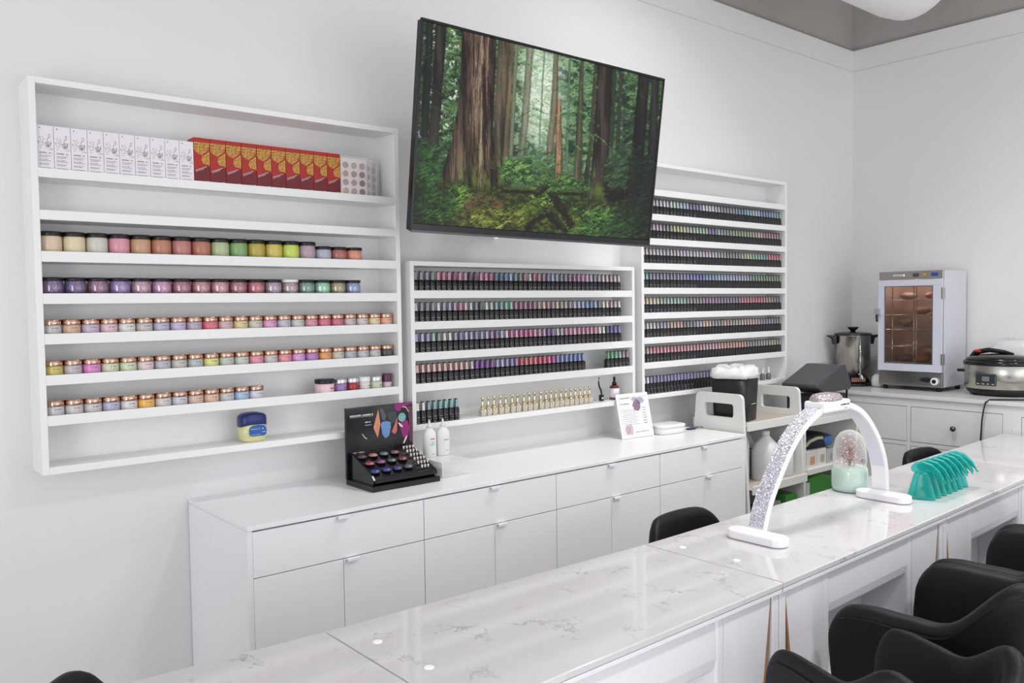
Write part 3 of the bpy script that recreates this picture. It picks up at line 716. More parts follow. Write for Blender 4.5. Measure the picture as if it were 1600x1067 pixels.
# ================================================================ television
def forest(Wd, Ht):
    """paint the picture shown on the screen: a mossy redwood forest"""
    # picture coordinates are those of a 1204 x 1067 sketch; Hm maps them to screen u, v
    src = np.array([[117, 52], [1139, 312], [62, 925], [1083, 1000]], float); dst = np.array([[0, 0], [1, 0], [0, 1], [1, 1]], float)
    A = []; bvec = []
    for (x, y), (u, v) in zip(src, dst):
        A.append([x, y, 1, 0, 0, 0, -u * x, -u * y]); bvec.append(u)
        A.append([0, 0, 0, x, y, 1, -v * x, -v * y]); bvec.append(v)
    h = np.linalg.solve(np.array(A), np.array(bvec)); Hm = np.array([[h[0], h[1], h[2]], [h[3], h[4], h[5]], [h[6], h[7], 1]])
    Hi = np.linalg.inv(Hm)
    u, v = np.meshgrid((np.arange(Wd) + .5) / Wd, (np.arange(Ht) + .5) / Ht)
    q = np.stack([u, v, np.ones_like(u)], -1) @ Hi.T
    X = q[..., 0] / q[..., 2]; Y = q[..., 1] / q[..., 2]
    def noise(sx, sy, seed, octv=4, rough=.55, shear=0.0):
        r = np.random.default_rng(seed); out = np.zeros_like(X); amp = 1; tot = 0
        for o in range(octv):
            gx, gy = (X + shear * Y) / sx * 2 ** o + 3.7 * o, (Y - shear * X) / sy * 2 ** o + 1.3 * o
            G = r.random((256, 256)); ix = np.floor(gx).astype(int); iy = np.floor(gy).astype(int); fx = gx - ix; fy = gy - iy
            fx = fx * fx * (3 - 2 * fx); fy = fy * fy * (3 - 2 * fy)
            g = lambda a, b: G[a % 256, b % 256]
            out += amp * ((g(ix, iy) * (1 - fx) + g(ix + 1, iy) * fx) * (1 - fy) + (g(ix, iy + 1) * (1 - fx) + g(ix + 1, iy + 1) * fx) * fy)
            tot += amp; amp *= rough
        return out / tot
    def c(hx): return np.array([int(hx[i:i + 2], 16) / 255 for i in (0, 2, 4)])
    def mix(img, col, a): return img * (1 - a[..., None]) + (col if isinstance(col, np.ndarray) and col.ndim == 3 else c(col) if isinstance(col, str) else col) * a[..., None]
    def soft(d, w): return np.clip(.5 - d / w, 0, 1)
    ell = lambda cx, cy, rx, ry: np.sqrt(((X - cx) / rx) ** 2 + ((Y - cy) / ry) ** 2)
    img = np.zeros((Ht, Wd, 3)) + c('334f34')
    glow = np.exp(-((X - 620) / 95) ** 2) * np.exp(-((Y - 330) / 330) ** 2)
    g2 = np.exp(-((X - 480) / 60) ** 2) * np.exp(-((Y - 420) / 220) ** 2)
    img = mix(img, '6f9478', np.clip(np.exp(-((X - 660) / 210) ** 2) * .85, 0, 1) * np.clip(1.3 - Y / 700, 0, 1))
    img = mix(img, 'bccfc6', np.clip(glow * 1.25 + g2 * .35, 0, 1))
    n1 = noise(60, 26, 1, 5, .7, .25); n2 = noise(26, 9, 2, 4, .75, .35); n2b = noise(26, 9, 72, 4, .75, -.35); n3 = noise(34, 24, 5, 5, .75)
    cl = 1 - .8 * np.clip(glow * 1.2, 0, 1)
    img = mix(img, '22402a', np.clip((n1 - .50) * 6, 0, .85) * cl)
    img = mix(img, '567f48', np.clip((n2 - .53) * 8, 0, .7) * (1 - .5 * glow) * (Y < 720))
    img = mix(img, '77a868', np.clip((n2b - .57) * 9, 0, .75) * (1 - .5 * glow) * (Y < 700) * (X > 190))
    img = mix(img, '13261a', np.clip((n3 - .53) * 8, 0, .85) * cl)
    img = mix(img, 'cfe0d0', np.clip((noise(18, 16, 9, 4, .7) - .64) * 9, 0, .9) * (Y < 560) * np.clip((330 - X) / 60, 0, 1))
    def trunk(pts, col, col2=None, tex=14, seed=0, moss=None, blur=6, haze=0.0):
        """pts: (y, xleft, xright)"""
        nonlocal img
        ys = [p[0] for p in pts]; xl = np.interp(Y, ys, [p[1] for p in pts]); xr = np.interp(Y, ys, [p[2] for p in pts])
        wob = 5 * (noise(60, 50, seed + 90, 3) - .5)
        a = soft(xl + wob - X, blur) * soft(X - xr - wob, blur) * soft(Y - ys[-1] - 26 * (noise(22, 30, seed + 70) - .5), 14)
        if ys[0] > 350: a = a * soft(ys[0] - Y, 40)
        t_ = np.clip((X - xl) / np.maximum(xr - xl, 1), 0, 1)
        n = noise(tex, tex * 13, seed + 20, 5, .65); n = np.clip((n - .5) * 3.4 + .5, 0, 1)
        cc = c(col)[None, None] * (1 - n[..., None]) + c(col2 or col)[None, None] * n[..., None]
        cc = cc * (.55 + .62 * np.sin(np.pi * np.clip(t_ * .92 + .04, 0, 1)) ** .8)[..., None]
        cc = cc * (1 - haze) + c('9db3a6')[None, None] * haze
        img = mix(img, cc, a)
        if moss is not None:
            mm = a * np.clip((Y - moss) / 120 + (noise(18, 40, seed + 50) - .5) * 3, 0, .9); img = mix(img, '4c6420', mm)
    trunk([(180, 630, 636), (620, 605, 611)], '4f6454', blur=4, seed=1, haze=.25)
    trunk([(180, 738, 746), (700, 722, 735)], '3c5040', blur=4, seed=2, haze=.15)
    trunk([(180, 505, 520), (640, 478, 498)], '4c5640', blur=5, seed=3, haze=.15)
    trunk([(150, 490, 504), (640, 448, 478)], '62523e', '44402e', seed=4)
    trunk([(170, 556, 586), (470, 535, 565), (675, 512, 546)], '464c3e', '6a6a5e', seed=5, haze=.12)
    trunk([(200, 672, 692), (420, 660, 690), (660, 636, 664)], '4a4836', '605a46', seed=6, haze=.08)
    trunk([(395, 686, 704), (745, 674, 714)], '86694c', '4c3a28', seed=7, tex=7)
    trunk([(240, 786, 800), (735, 758, 794)], '34382c', '55523c', seed=8)
    trunk([(140, 436, 490), (400, 420, 470), (668, 410, 452)], '544c3e', '2c2a20', seed=9)
    trunk([(60, 128, 158), (330, 112, 145), (580, 98, 128)], '222a24', '161c18', seed=10)
    trunk([(60, 168, 216), (400, 148, 190), (665, 122, 172)], '1e1c1a', '34302a', seed=11)
    trunk([(290, 925, 940), (600, 915, 928)], '262c24', seed=12, blur=4)
    trunk([(290, 952, 968), (600, 940, 955)], '2a3028', seed=13, blur=4)
    trunk([(300, 1090, 1124), (640, 1078, 1112)], '2e322e', '1a1e1a', seed=14)
    trunk([(290, 1036, 1082), (600, 1008, 1062), (885, 968, 1046)], '26201e', '141212', seed=15)
    trunk([(240, 846, 859), (560, 826, 840), (860, 788, 812)], '22241a', '34341f', seed=16, blur=4)
    trunk([(240, 860, 926), (600, 842, 912), (868, 824, 904)], '362e28', '1a1614', seed=17, moss=720)
    trunk([(90, 282, 428), (400, 264, 418), (560, 236, 410), (660, 205, 424), (740, 172, 452), (845, 150, 508)], '5e4e40', '221a16', tex=17, seed=18)
    big = soft(235 - X, 60) * soft(X - 412, 20) * (Y < 780)
    img = mix(img, 'a08c78', np.clip((noise(8, 160, 44, 4, .6) - .55) * 6, 0, .65) * big * np.exp(-((X - 362) / 42) ** 2))
    img = mix(img, '1a1410', np.clip((noise(10, 200, 47, 4, .6) - .56) * 6, 0, .7) * big)
    rootm = np.clip((Y - 560) / 200, 0, 1) * soft(np.abs(X - (350 + (Y - 560) * .18)) - (60 + (Y - 560) * .32), 30) * soft(Y - 850, 30)
    img = mix(img, '5a6e24', rootm * np.clip((noise(13, 60, 45, 5, .65) - .47) * 6, 0, .8))
    img = mix(img, '15130e', rootm * np.clip((noise(11, 80, 46, 4, .65) - .55) * 8, 0, .85))
    def fern(cx, cy, rx, ry, col, hi, dark='142417', seed=0, dens=1.0):
        nonlocal img
        e = ell(cx, cy, rx, ry) + (noise(34, 26, seed + 100, 5, .75) - .5) * 1.5
        a = np.clip((1.02 - e) * 3.2, 0, 1) * dens
        n = noise(30, 8, seed + 130, 4, .8, .5); m = noise(30, 8, seed + 160, 4, .8, -.5)
        img = mix(img, dark, a * .7); img = mix(img, col, a * np.clip((n - .44) * 8, 0, .9)); img = mix(img, hi, a * np.clip((m - .56) * 10, 0, .85))
    gmask = np.clip((Y - (715 + .08 * (X - 60) + 70 * (noise(90, 50, 60) - .5))) / 50, 0, 1)
    img = mix(img, '222a14', gmask * .9)
    img = mix(img, '4e5c24', gmask * np.clip((noise(16, 9, 61, 4, .7) - .52) * 7, 0, .7))
    fern(545, 700, 135, 62, '3f7034', '7aa84c', seed=1); fern(700, 765, 120, 50, '40702c', '6c9a40', seed=2); fern(600, 650, 90, 50, '4c7c4c', '80b474', seed=3, dens=.7)
    fern(960, 690, 90, 120, '2f4a2c', '5c8a50', seed=4, dens=.7); fern(1060, 760, 70, 160, '202f24', '3e5640', seed=5, dens=.9)
    fern(125, 620, 60, 60, '2c5c28', '4c8838', seed=6); fern(130, 720, 65, 60, '2f6a2a', '50963c', seed=7); fern(160, 860, 110, 90, '24501e', '4c8028', seed=8); fern(275, 815, 55, 75, '3c6a26', '76963a', seed=9)
    e = np.clip(1.2 - ell(370, 850, 90, 45), 0, 1); img = mix(img, '6a4632', np.clip(e * 2, 0, .85) * np.clip((noise(12, 8, 71) - .35) * 3, 0, 1))
    fern(430, 905, 165, 50, '56681e', '9a9e4a', '28300f', seed=10); fern(560, 870, 90, 45, '4c6620', '7c9036', '222c10', seed=11); fern(640, 820, 70, 40, '4a7226', '80a840', seed=12); fern(640, 900, 80, 50, '38501a', '62782c', '15190b', seed=16)
    fern(850, 925, 160, 75, '386428', '6a9c48', '122412', seed=13); fern(740, 935, 60, 60, '465a1e', '708834', seed=14); fern(980, 950, 110, 60, '284e22', '447436', '0e1a10', seed=15)
    def log(x0, y0, x1, y1, w, col='19150f', top='4c6220'):
        nonlocal img
        dx, dy = x1 - x0, y1 - y0; l = math.hypot(dx, dy); s_ = np.clip(((X - x0) * dx + (Y - y0) * dy) / l ** 2, 0, 1)
        px, py = x0 + s_ * dx, y0 + s_ * dy; nn = (noise(14, 14, int(x0), 4, .7) - .5) * w * .9; d = np.hypot(X - px, Y - py) + nn
        img = mix(img, col, soft(d - w / 2, 9) * .9); img = mix(img, top, soft(np.hypot(X - px, Y - py + w * .38) + nn - w * .2, 8) * .65)
    log(462, 782, 605, 790, 20); log(700, 795, 792, 796, 18); log(600, 800, 640, 765, 22); log(668, 800, 750, 930, 36); log(620, 895, 560, 945, 30); log(655, 890, 720, 955, 30); log(930, 800, 950, 800, 60, '141110', '262a1c')
    r = random.Random(5)
    for k in range(90):
        side = r.choice([(120, 300), (500, 590), (690, 860), (690, 860), (860, 1060), (930, 1080)]); x0 = r.uniform(*side); y0 = r.uniform(80, 620)
        ln = r.uniform(30, 90) * r.choice((-1, 1)); y1 = y0 + r.uniform(10, 60)
        if 282 < x0 < 430 or 856 < x0 < 930: continue
        dx, dy = ln, y1 - y0; l2 = dx * dx + dy * dy; s_ = np.clip(((X - x0) * dx + (Y - y0) * dy) / l2, 0, 1)
        d = np.hypot(X - x0 - s_ * dx, Y - y0 - s_ * dy - 14 * s_ * s_) + 9 * (noise(6, 6, 300 + k, 2) - .3)
        img = mix(img, r.choice(['142c1c', '2c5230', '4a8048', '1c3822', '5c9a5c']), np.clip(1 - d / r.uniform(3, 9), 0, .6))
    img *= (1 - .5 * np.clip((X - 900) / 200, 0, 1) * np.clip((Y - 250) / 450, .25, 1))[..., None]
    img *= (1 - .35 * np.clip((230 - X) / 150, 0, 1))[..., None]
    lum = img.mean(-1, keepdims=True); img = (lum + (img - lum) * .84) * np.array([1.06, 1.03, .99]) * 1.04 + .008
    img *= (1 + .22 * (noise(5, 5, 999, 2, .6) - .5))[..., None]
    return np.clip(img, 0, 1)

tv = thing('television', 'large wall-mounted television showing a mossy green forest', 'television', (2.2486, -.4253, 2.1157))
tv.rotation_euler = (0, 0, 0)
_a, _b, _g = math.radians(-1.3265), math.radians(7.1523), math.radians(-.5865)
_X = Vector((math.cos(_a), math.sin(_a), 0)); _N = Vector((math.sin(_a), -math.cos(_a), 0)); _Z = Vector((0, 0, 1))
_N2 = math.cos(_b) * _N - math.sin(_b) * _Z; _Z2 = math.cos(_b) * _Z + math.sin(_b) * _N
_X3 = math.cos(_g) * _X + math.sin(_g) * _Z2; _Z3 = -math.sin(_g) * _X + math.cos(_g) * _Z2
_Y3 = -_N2
tv.matrix_world = Matrix(((_X3.x, _Y3.x, _Z3.x, 2.2486), (_X3.y, _Y3.y, _Z3.y, -.4253), (_X3.z, _Y3.z, _Z3.z, 2.1157), (0, 0, 0, 1)))
w, h = 1.24, .72
bz = MB(); bz.box(-w / 2, w / 2, 0, .012, h / 2 - .010, h / 2); bz.box(-w / 2, -w / 2 + .009, 0, .012, -h / 2 + .02, h / 2 - .010); bz.box(w / 2 - .009, w / 2, 0, .012, -h / 2 + .02, h / 2 - .010)
bz.box(-w / 2, w / 2, -.001, .012, -h / 2, -h / 2 + .026)
bz.build('bezel', mat('tv_black_bezel', '101216', .2, var=.05), tv, bevel=.0015)
MB().box(-w / 2 + .003, w / 2 - .003, .012, .035, -h / 2 + .003, h / 2 - .003).box(-.42, .42, .035, .075, -h / 2 + .03, .08).build('housing', BLACKP, tv, bevel=.004)
MB().box(-w / 2 + .004, w / 2 - .004, -.002, .004, -h / 2 - .004, -h / 2 + .004).build('lower_strip', mat('grey_strip', '55555a', .25, metal=.6, var=.05), tv, bevel=.001)
MB().prism([(-.25, -h / 2 - .004), (-.228, -h / 2 - .004), (-.234, -h / 2 - .009), (-.243, -h / 2 - .009)], 'y', -.002, .006).build('status_light', mat('light_bar', 'e8e8ea', .3, emit='ffffff', estr=.12), tv)
NW, NH = 520, 300
pic = forest(NW, NH)
sx0, sx1, sz0, sz1 = -w / 2 + .010, w / 2 - .010, -h / 2 + .028, h / 2 - .011
gx = np.linspace(sx0, sx1, NW + 1); gz = np.linspace(sz1, sz0, NH + 1)
VX, VZ = np.meshgrid(gx, gz); verts = np.stack([VX, np.full_like(VX, .003), VZ], -1).reshape(-1, 3)
me = bpy.data.meshes.new('screen'); me.vertices.add(len(verts)); me.vertices.foreach_set('co', verts.ravel())
ii, jj = np.meshgrid(np.arange(NH), np.arange(NW), indexing='ij'); a0 = (ii * (NW + 1) + jj).ravel()
quads = np.stack([a0, a0 + NW + 1, a0 + NW + 2, a0 + 1], -1)
me.loops.add(quads.size); me.polygons.add(len(quads)); me.loops.foreach_set('vertex_index', quads.ravel())
me.polygons.foreach_set('loop_start', np.arange(len(quads)) * 4); me.update(); me.validate()
lin = np.where(pic <= .04045, pic / 12.92, ((pic + .055) / 1.055) ** 2.4).reshape(-1, 3)
ca = me.color_attributes.new('picture', 'FLOAT_COLOR', 'CORNER')
arr = np.ones((len(quads), 4, 4), np.float32); arr[..., :3] = lin[:, None, :]; ca.data.foreach_set('color', arr.ravel())
sm_ = bpy.data.materials.new('lit_screen'); sm_.use_nodes = True; nt = sm_.node_tree; b = nt.nodes['Principled BSDF']
at_ = nt.nodes.new('ShaderNodeAttribute'); at_.attribute_name = 'picture'; nt.links.new(at_.outputs['Color'], b.inputs['Emission Color']); b.inputs['Emission Strength'].default_value = 1.0
b.inputs['Base Color'].default_value = (.01, .01, .012, 1); b.inputs['Roughness'].default_value = .2; b.inputs['Specular IOR Level'].default_value = .13
me.materials.append(sm_); so = bpy.data.objects.new('screen', me); COL.objects.link(so); so.parent = tv
# arm to the wall
MB().box(-.06, .06, .06, .30, -.06, .06).box(-.11, .11, .28, .345, -.16, .16).build('wall_bracket', BLACKP, tv)

# ================================================================ low white cabinets along the back wall
CY = -.4945; CZ = .862
xs = [.9624, 1.5770, 2.1925, 2.8085, 3.4266]
cab_lab = ['leftmost white cabinet unit with exposed side panel, under the jar rack', 'second white cabinet unit from left, under the polish rack', 'third white cabinet unit from left, behind the marble tables', 'fourth white cabinet unit, next to the utility cart']
for i in range(4):
    x0, x1 = xs[i], xs[i + 1]
    t = thing('base_cabinet', cab_lab[i], 'cabinet', ((x0 + x1) / 2, 0, 0), group='white base cabinets along the back wall')
    hw = (x1 - x0) / 2
    b = MB(); b.box(-hw, hw, CY + .020, -.003, .08, .848); b.box(-hw + .001, hw - .001, CY + .06, -.01, 0.001, .08)
    if i == 0: b.box(-hw - .0045, -hw + .012, CY + .002, -.003, 0.001, .848)
    if i == 3: b.box(hw - .012, hw + .0165, CY + .002, -.003, 0.001, .848)
    b.build('body', [CABW], t)
    MB().box(-hw + .002, hw - .002, CY + .0165, CY + .0205, .082, .8475).build('carcass_gap', DARKGAP, t)
    l0 = -hw + (.0125 if i == 0 else .0015); r0 = hw - (.0125 if i == 3 else .0015)
    d = MB().box(l0, r0, CY, CY + .017, .7065, .8435).build('drawer', CABW, t, bevel=.001)
    def tab(cx, z, par):
        m = MB(); m.box(cx - .022, cx + .022, CY - .014, CY - .0005, z - .002, z); m.box(cx - .022, cx + .022, CY - .014, CY - .0125, z - .009, z - .002); m.box(cx - .022, cx + .022, CY - .0015, CY - .0001, z - .006, z); m.build('handle', WHITEP, par, bevel=.0006)
    tab(0.0, .8445, d)
    MB().box(l0, -.001, CY, CY + .017, .082, .7035).build('door', CABW, t, bevel=.001)
    d2 = MB().box(.001, r0, CY, CY + .017, .082, .7035).build('door', CABW, t, bevel=.001)
    tab(.030, .7045, d2)
tag(MB().box(.958, 3.444, CY - .002, -.001, .8485, CZ).build('worktop', CABW, None, bevel=.001), 'long thin white worktop lying across the four white cabinets', 'worktop')

# ---------------------------------------------------------------- black colour-gel display on the worktop
t = thing('gel_display', 'black counter display with colour pots and a backboard of nail artwork', 'display stand', (1.462, -.356, CZ))
MB().box(0, .282, 0, .187, 0, .019).build('base', BLACKG, t, bevel=.0015)
bk = MB().box(0, .284, .179, .190, .019, .276).build('backboard', BLACKG, t, bevel=.001)
tray_ = MB().prism([(.014, .026), (.014, .040), (.030, .048), (.165, .108), (.178, .108), (.178, .019), (.035, .019)], 'x', .018, .279).build('tray', BLACKG, t, bevel=.0012)
MB().prism([(.012, .038), (.026, .052), (.170, .115), (.170, .019), (.02, .019)], 'x', .012, .018).build('side_wing', BLACKG, t)
def flat(parent, name, m, pts, y=.1784, dz=0):
    return MB().add([(p[0], y, p[1]) for p in pts], [tuple(range(len(pts)))]).build(name, m, parent)
def dm(n, c_, r_=.3): return mat(n, c_, r_, var=.15, vscale=50)
flat(bk, 'pink_glow', dm('magenta_smoke', '8e1f70'), [(.205, .274), (.283, .275), (.283, .27), (.24, .262), (.225, .245), (.205, .255)], .1786)
flat(bk, 'pink_glow', dm('magenta_smoke', '8e1f70'), [(.225, .195), (.245, .215), (.262, .205), (.270, .175), (.255, .135), (.238, .15), (.232, .17)], .1786)
flat(bk, 'dusky_panel', dm('dusky_rose', '5e3348'), [(.262, .262), (.283, .262), (.283, .12), (.268, .13), (.268, .2)], .1788)
flat(bk, 'peach_nail', dm('peach_nail', 'd08a6c'), [(.112, .195), (.134, .262), (.142, .205), (.130, .155)], .1782)
flat(bk, 'grey_nail', dm('slate_nail', '4c5660'), [(.140, .262), (.152, .262), (.168, .235), (.162, .215), (.150, .222)], .1782)
flat(bk, 'blue_nail', dm('blue_nail', '6a8cc0'), [(.143, .205), (.150, .213), (.172, .214), (.186, .208), (.187, .19), (.178, .158), (.162, .150), (.150, .165)], .178)
flat(bk, 'dark_square', dm('dark_tile', '3a4044'), [(.168, .245), (.212, .248), (.212, .21), (.19, .20), (.180, .22)], .1785)
flat(bk, 'rose_nail', dm('rose_nail', 'c66a66'), [(.190, .172), (.216, .226), (.213, .172), (.203, .162)], .1781)
flat(bk, 'teal_ring', dm('teal_pot', '76a8a8'), [(.236 + .017 * math.cos(k * .4), .222 + .017 * math.sin(k * .4)) for k in range(16)], .178)
flat(bk, 'ring_arc', dm('pale_arc', 'd8a8c4'), [(.238, .264), (.256, .26), (.268, .24), (.264, .24), (.254, .256), (.238, .261)], .1781)
flat(bk, 'white_nail', dm('pale_nail', 'e4d4d0'), [(.218, .204), (.226, .202), (.240, .188), (.236, .184), (.226, .190)], .1781)
flat(bk, 'white_nail', dm('pale_nail', 'e4d4d0'), [(.238, .122), (.246, .124), (.258, .148), (.256, .152), (.248, .142)], .1781)
flat(bk, 'white_arc', dm('pale_nail', 'e4d4d0'), [(.064, .178), (.067, .177), (.074, .166), (.085, .158), (.083, .156), (.072, .164)], .1781)
g = MB(); glyphs(g, .016, .112, .243, .0055, .1784, seed=21, gap=.15); g.box(.016, .112, .1781, .1784, .2395, .2403)
glyphs(g, .078, .104, .216, .005, .1784, seed=22, gap=.15); glyphs(g, .076, .106, .2065, .002, .1784, seed=23, gap=.1)
glyphs(g, .020, .072, .110, .0028, .1784, seed=24, gap=.2); glyphs(g, .020, .072, .104, .0028, .1784, seed=25, gap=.2); glyphs(g, .020, .068, .098, .0028, .1784, seed=26, gap=.2)
g.build('print', WHITEINK, bk)
# twelve pots on three steps
sl = (.108 - .048) / (.165 - .030)
pot_c = '5a4058 c08070 6a8080 8a5a68 a8505c 8a5a80 5a7a6a 8a4a5a 4a4a98 4048a0 4a4a90 5a6a78'.split()
k = 0
for row, (yy) in enumerate((.140, .097, .050)):
    for cc in range(4):
        cx = .040 + .0455 * cc + (.006 if row == 1 else 0); zz = .048 + sl * (yy - .030)
        o = MB().lathe([(.0165, 0), (.0178, .004), (.0178, .006), (.0120, .0115), (.004, .0125)], 22, (cx, yy)).build('colour_pot', GLITP, tray_)
        o.location = (0, 0, zz); o.color = (*srgb(pot_c[k]), 1); k += 1
        o2 = MB().lathe([(.0182, 0), (.0182, .0035)], 22, (cx, yy)).build('pot_rim', BLACKG, tray_); o2.location = (0, 0, zz)
# small heart-shaped swatches on the right
k = 0
for row in range(6):
    for cc in range(3 + (row < 5)):
        cx = .222 + .0135 * cc; yy = .150 - .024 * row; zz = .048 + sl * (yy - .030)
        if cx > .268: continue
        MB().lathe([(.0018, -.012), (.0018, .008)], 8, (cx, yy)).build('swatch_pin', BLACKP, tray_).location = (0, 0, zz + .004)
        s_ = MB().add([(cx - .0042, yy - .003, .018), (cx, yy - .004, .008), (cx + .0042, yy - .003, .018), (cx + .002, yy - .003, .0215), (cx, yy - .003, .019), (cx - .002, yy - .003, .0215)], [tuple(range(6))])
        s_.add([(cx - .0042, yy - .001, .018), (cx, yy - .002, .008), (cx + .0042, yy - .001, .018), (cx + .002, yy - .001, .0215), (cx, yy - .001, .019), (cx - .002, yy - .001, .0215)], [tuple(reversed(range(6)))])
        s_.build('colour_swatch', dm('pearl_swatch', 'dcd2ce', .2), tray_).location = (0, 0, zz - .004)
# riser and two squeeze bottles
t = thing('acrylic_riser', 'clear acrylic riser block beside the black gel display', 'display riser', (1.776, -.322, CZ))
MB().box(0, .129, 0, .172, .001, .058).build('block', ACRYL, t, bevel=.001)
MB().box(.002, .127, .002, .170, .0575, .0585).build('top_sheet', mat('frosted_sheet', 'e4e8e8', .2, var=.02), t)
def squeeze(x, y, label, cols, seed):
    t = thing('squeeze_bottle', label, 'bottle', (x, y, CZ + .0588), group='white squeeze bottles on the acrylic riser')
    MB().lathe([(.0235, 0), (.0255, .003), (.0258, .078), (.0245, .092), (.013, .108), (.0118, .114)], 28, sx=1.08, sy=.8).build('bottle_body', mat('milky_plastic', 'e4e6e4', .3, sub=.3, var=.02), t)
    MB().lathe([(.0118, .112), (.0118, .118), (.005, .124), (.004, .138), (.002, .143)], 18).build('nozzle_cap', mat('frosty_cap', 'dcdad8', .3, var=.03), t)
    g = MB()
    for i, (z_, h_, x0, x1, ci) in enumerate(cols):
        glyphs(g, x0, x1, z_, h_, -.0209, seed=seed + i, mi=ci, gap=.2)
    g.build('print', [dm('pink_print', 'e06a88'), dm('green_print', '7ac88a'), INK], t)
squeeze(1.814, -.188, 'white squeeze bottle with pink and green print on the acrylic riser', [(.068, .007, -.009, .012, 0), (.055, .004, -.004, .010, 1), (.047, .004, -.012, .010, 1), (.012, .002, -.002, .010, 2)], 60)
squeeze(1.876, -.190, 'white squeeze bottle with grey print, behind the green-printed one', [(.060, .004, -.008, .012, 2), (.020, .002, -.006, .010, 2)], 70)
# framed price list
t = thing('photo_frame', 'white-framed price list with purple geode pictures leaning on the worktop', 'frame', (2.902, -.192, CZ + .002), math.radians(-5))
ft = bpy.data.objects.new('frame_board', None)
def lean(o): o.rotation_euler = (math.radians(-13), 0, 0); return o
lean(MB().box(0, .205, 0, .006, 0, .212).build('frame_board', WHITEP, t, bevel=.0015))
sh = lean(MB().box(.014, .191, -.0006, 0, .014, .198).build('price_sheet', mat('price_paper', 'eeecf0', .4, var=.01), t))
g = MB(); y = -.0008
for x0, x1, z0, z1 in [(.016, .189, .1935, .1942), (.016, .0167, .018, .194), (.1883, .189, .018, .1), (.016, .06, .018, .0186)]:
    g.box(x0, x1, y - .0002, y, z0, z1)
glyphs(g, .020, .085, .188, .004, y, seed=80, gap=.1); glyphs(g, .022, .075, .160, .006, y, seed=81, gap=.25)
for i in range(9): glyphs(g, .024, .125 - .015 * (i % 2), .132 - .0085 * i, .0016, y, seed=82 + i, gap=.1)
for i in range(7): glyphs(g, .152, .176, .138 - .0125 * i, .0045 if i > 3 else .003, y, seed=95 + i, gap=.1)
glyphs(g, .090, .175, .024, .004, y, seed=110, gap=.2)
g.build('print', INK, sh)
GEO = dm('amethyst_print', '8c7488')
def blob(cx, cz, rx, rz, seed, name, m):
    r = random.Random(seed)
    MB().add([(cx + rx * math.cos(k * math.pi / 9) * r.uniform(.8, 1.1), -.0010, cz + rz * math.sin(k * math.pi / 9) * r.uniform(.8, 1.1)) for k in range(18)], [tuple(range(18))]).build(name, m, sh)
blob(.122, .152, .027, .030, 1, 'geode_picture', GEO); blob(.145, .175, .028, .018, 2, 'geode_picture', dm('lilac_print', 'b4aac4')); blob(.110, .183, .018, .010, 3, 'geode_picture', dm('pink_geode', 'c4acb8'))
blob(.042, .040, .016, .026, 4, 'geode_picture', dm('pink_geode', 'c4acb8')); blob(.062, .040, .014, .028, 5, 'geode_picture', dm('rose_geode', 'ccb6c2'))
MB().add([(.09, .036, .12), (.115, .036, .12), (.12, .080, .001), (.085, .080, .001)], [(0, 1, 2, 3)]).add([(.09, .038, .12), (.115, .038, .12), (.12, .082, .001), (.085, .082, .001)], [(3, 2, 1, 0)]).build('easel_back', WHITEP, t)
# white tub with lid
t = thing('plastic_tub', 'low white rounded plastic tub behind the framed price list', 'container', (3.215, -.200, CZ + .001), math.radians(-6))
loft([squircle(.080, .048, 0, 32, 4), squircle(.084, .052, .003, 32, 4), squircle(.087, .055, .033, 32, 4)]).build('tub_body', mat('cream_white_plastic', 'ececea', .35, var=.01), t)
loft([squircle(.089, .057, .033, 32, 4), squircle(.090, .058, .036, 32, 4), squircle(.089, .057, .043, 32, 4), squircle(.080, .050, .046, 32, 4)]).build('lid', MATS['cream_white_plastic'], t)
# scissors
t = thing('nail_clipper', 'dark-handled metal nipper lying on the worktop by the cart', 'tool', (3.345, -.215, CZ + .004))
MB().tube([(0, 0, .002), (.02, -.008, .003), (.048, -.018, .003)], [.004, .006, .005], 8).build('grip', mat('navy_rubber', '2c3450', .4, var=.05), t)
MB().tube([(.048, -.018, .003), (.075, -.022, .004), (.095, -.020, .003)], [.0035, .004, .0015], 8).build('blade', STEEL, t)
MB().tube([(.040, -.006, .003), (.075, -.006, .006), (.102, -.012, .005), (.104, -.022, .003), (.090, -.024, .003)], .0018, 8).build('loop', mat('dark_steel_wire', '77777c', .3, metal=.9, var=.05), t)

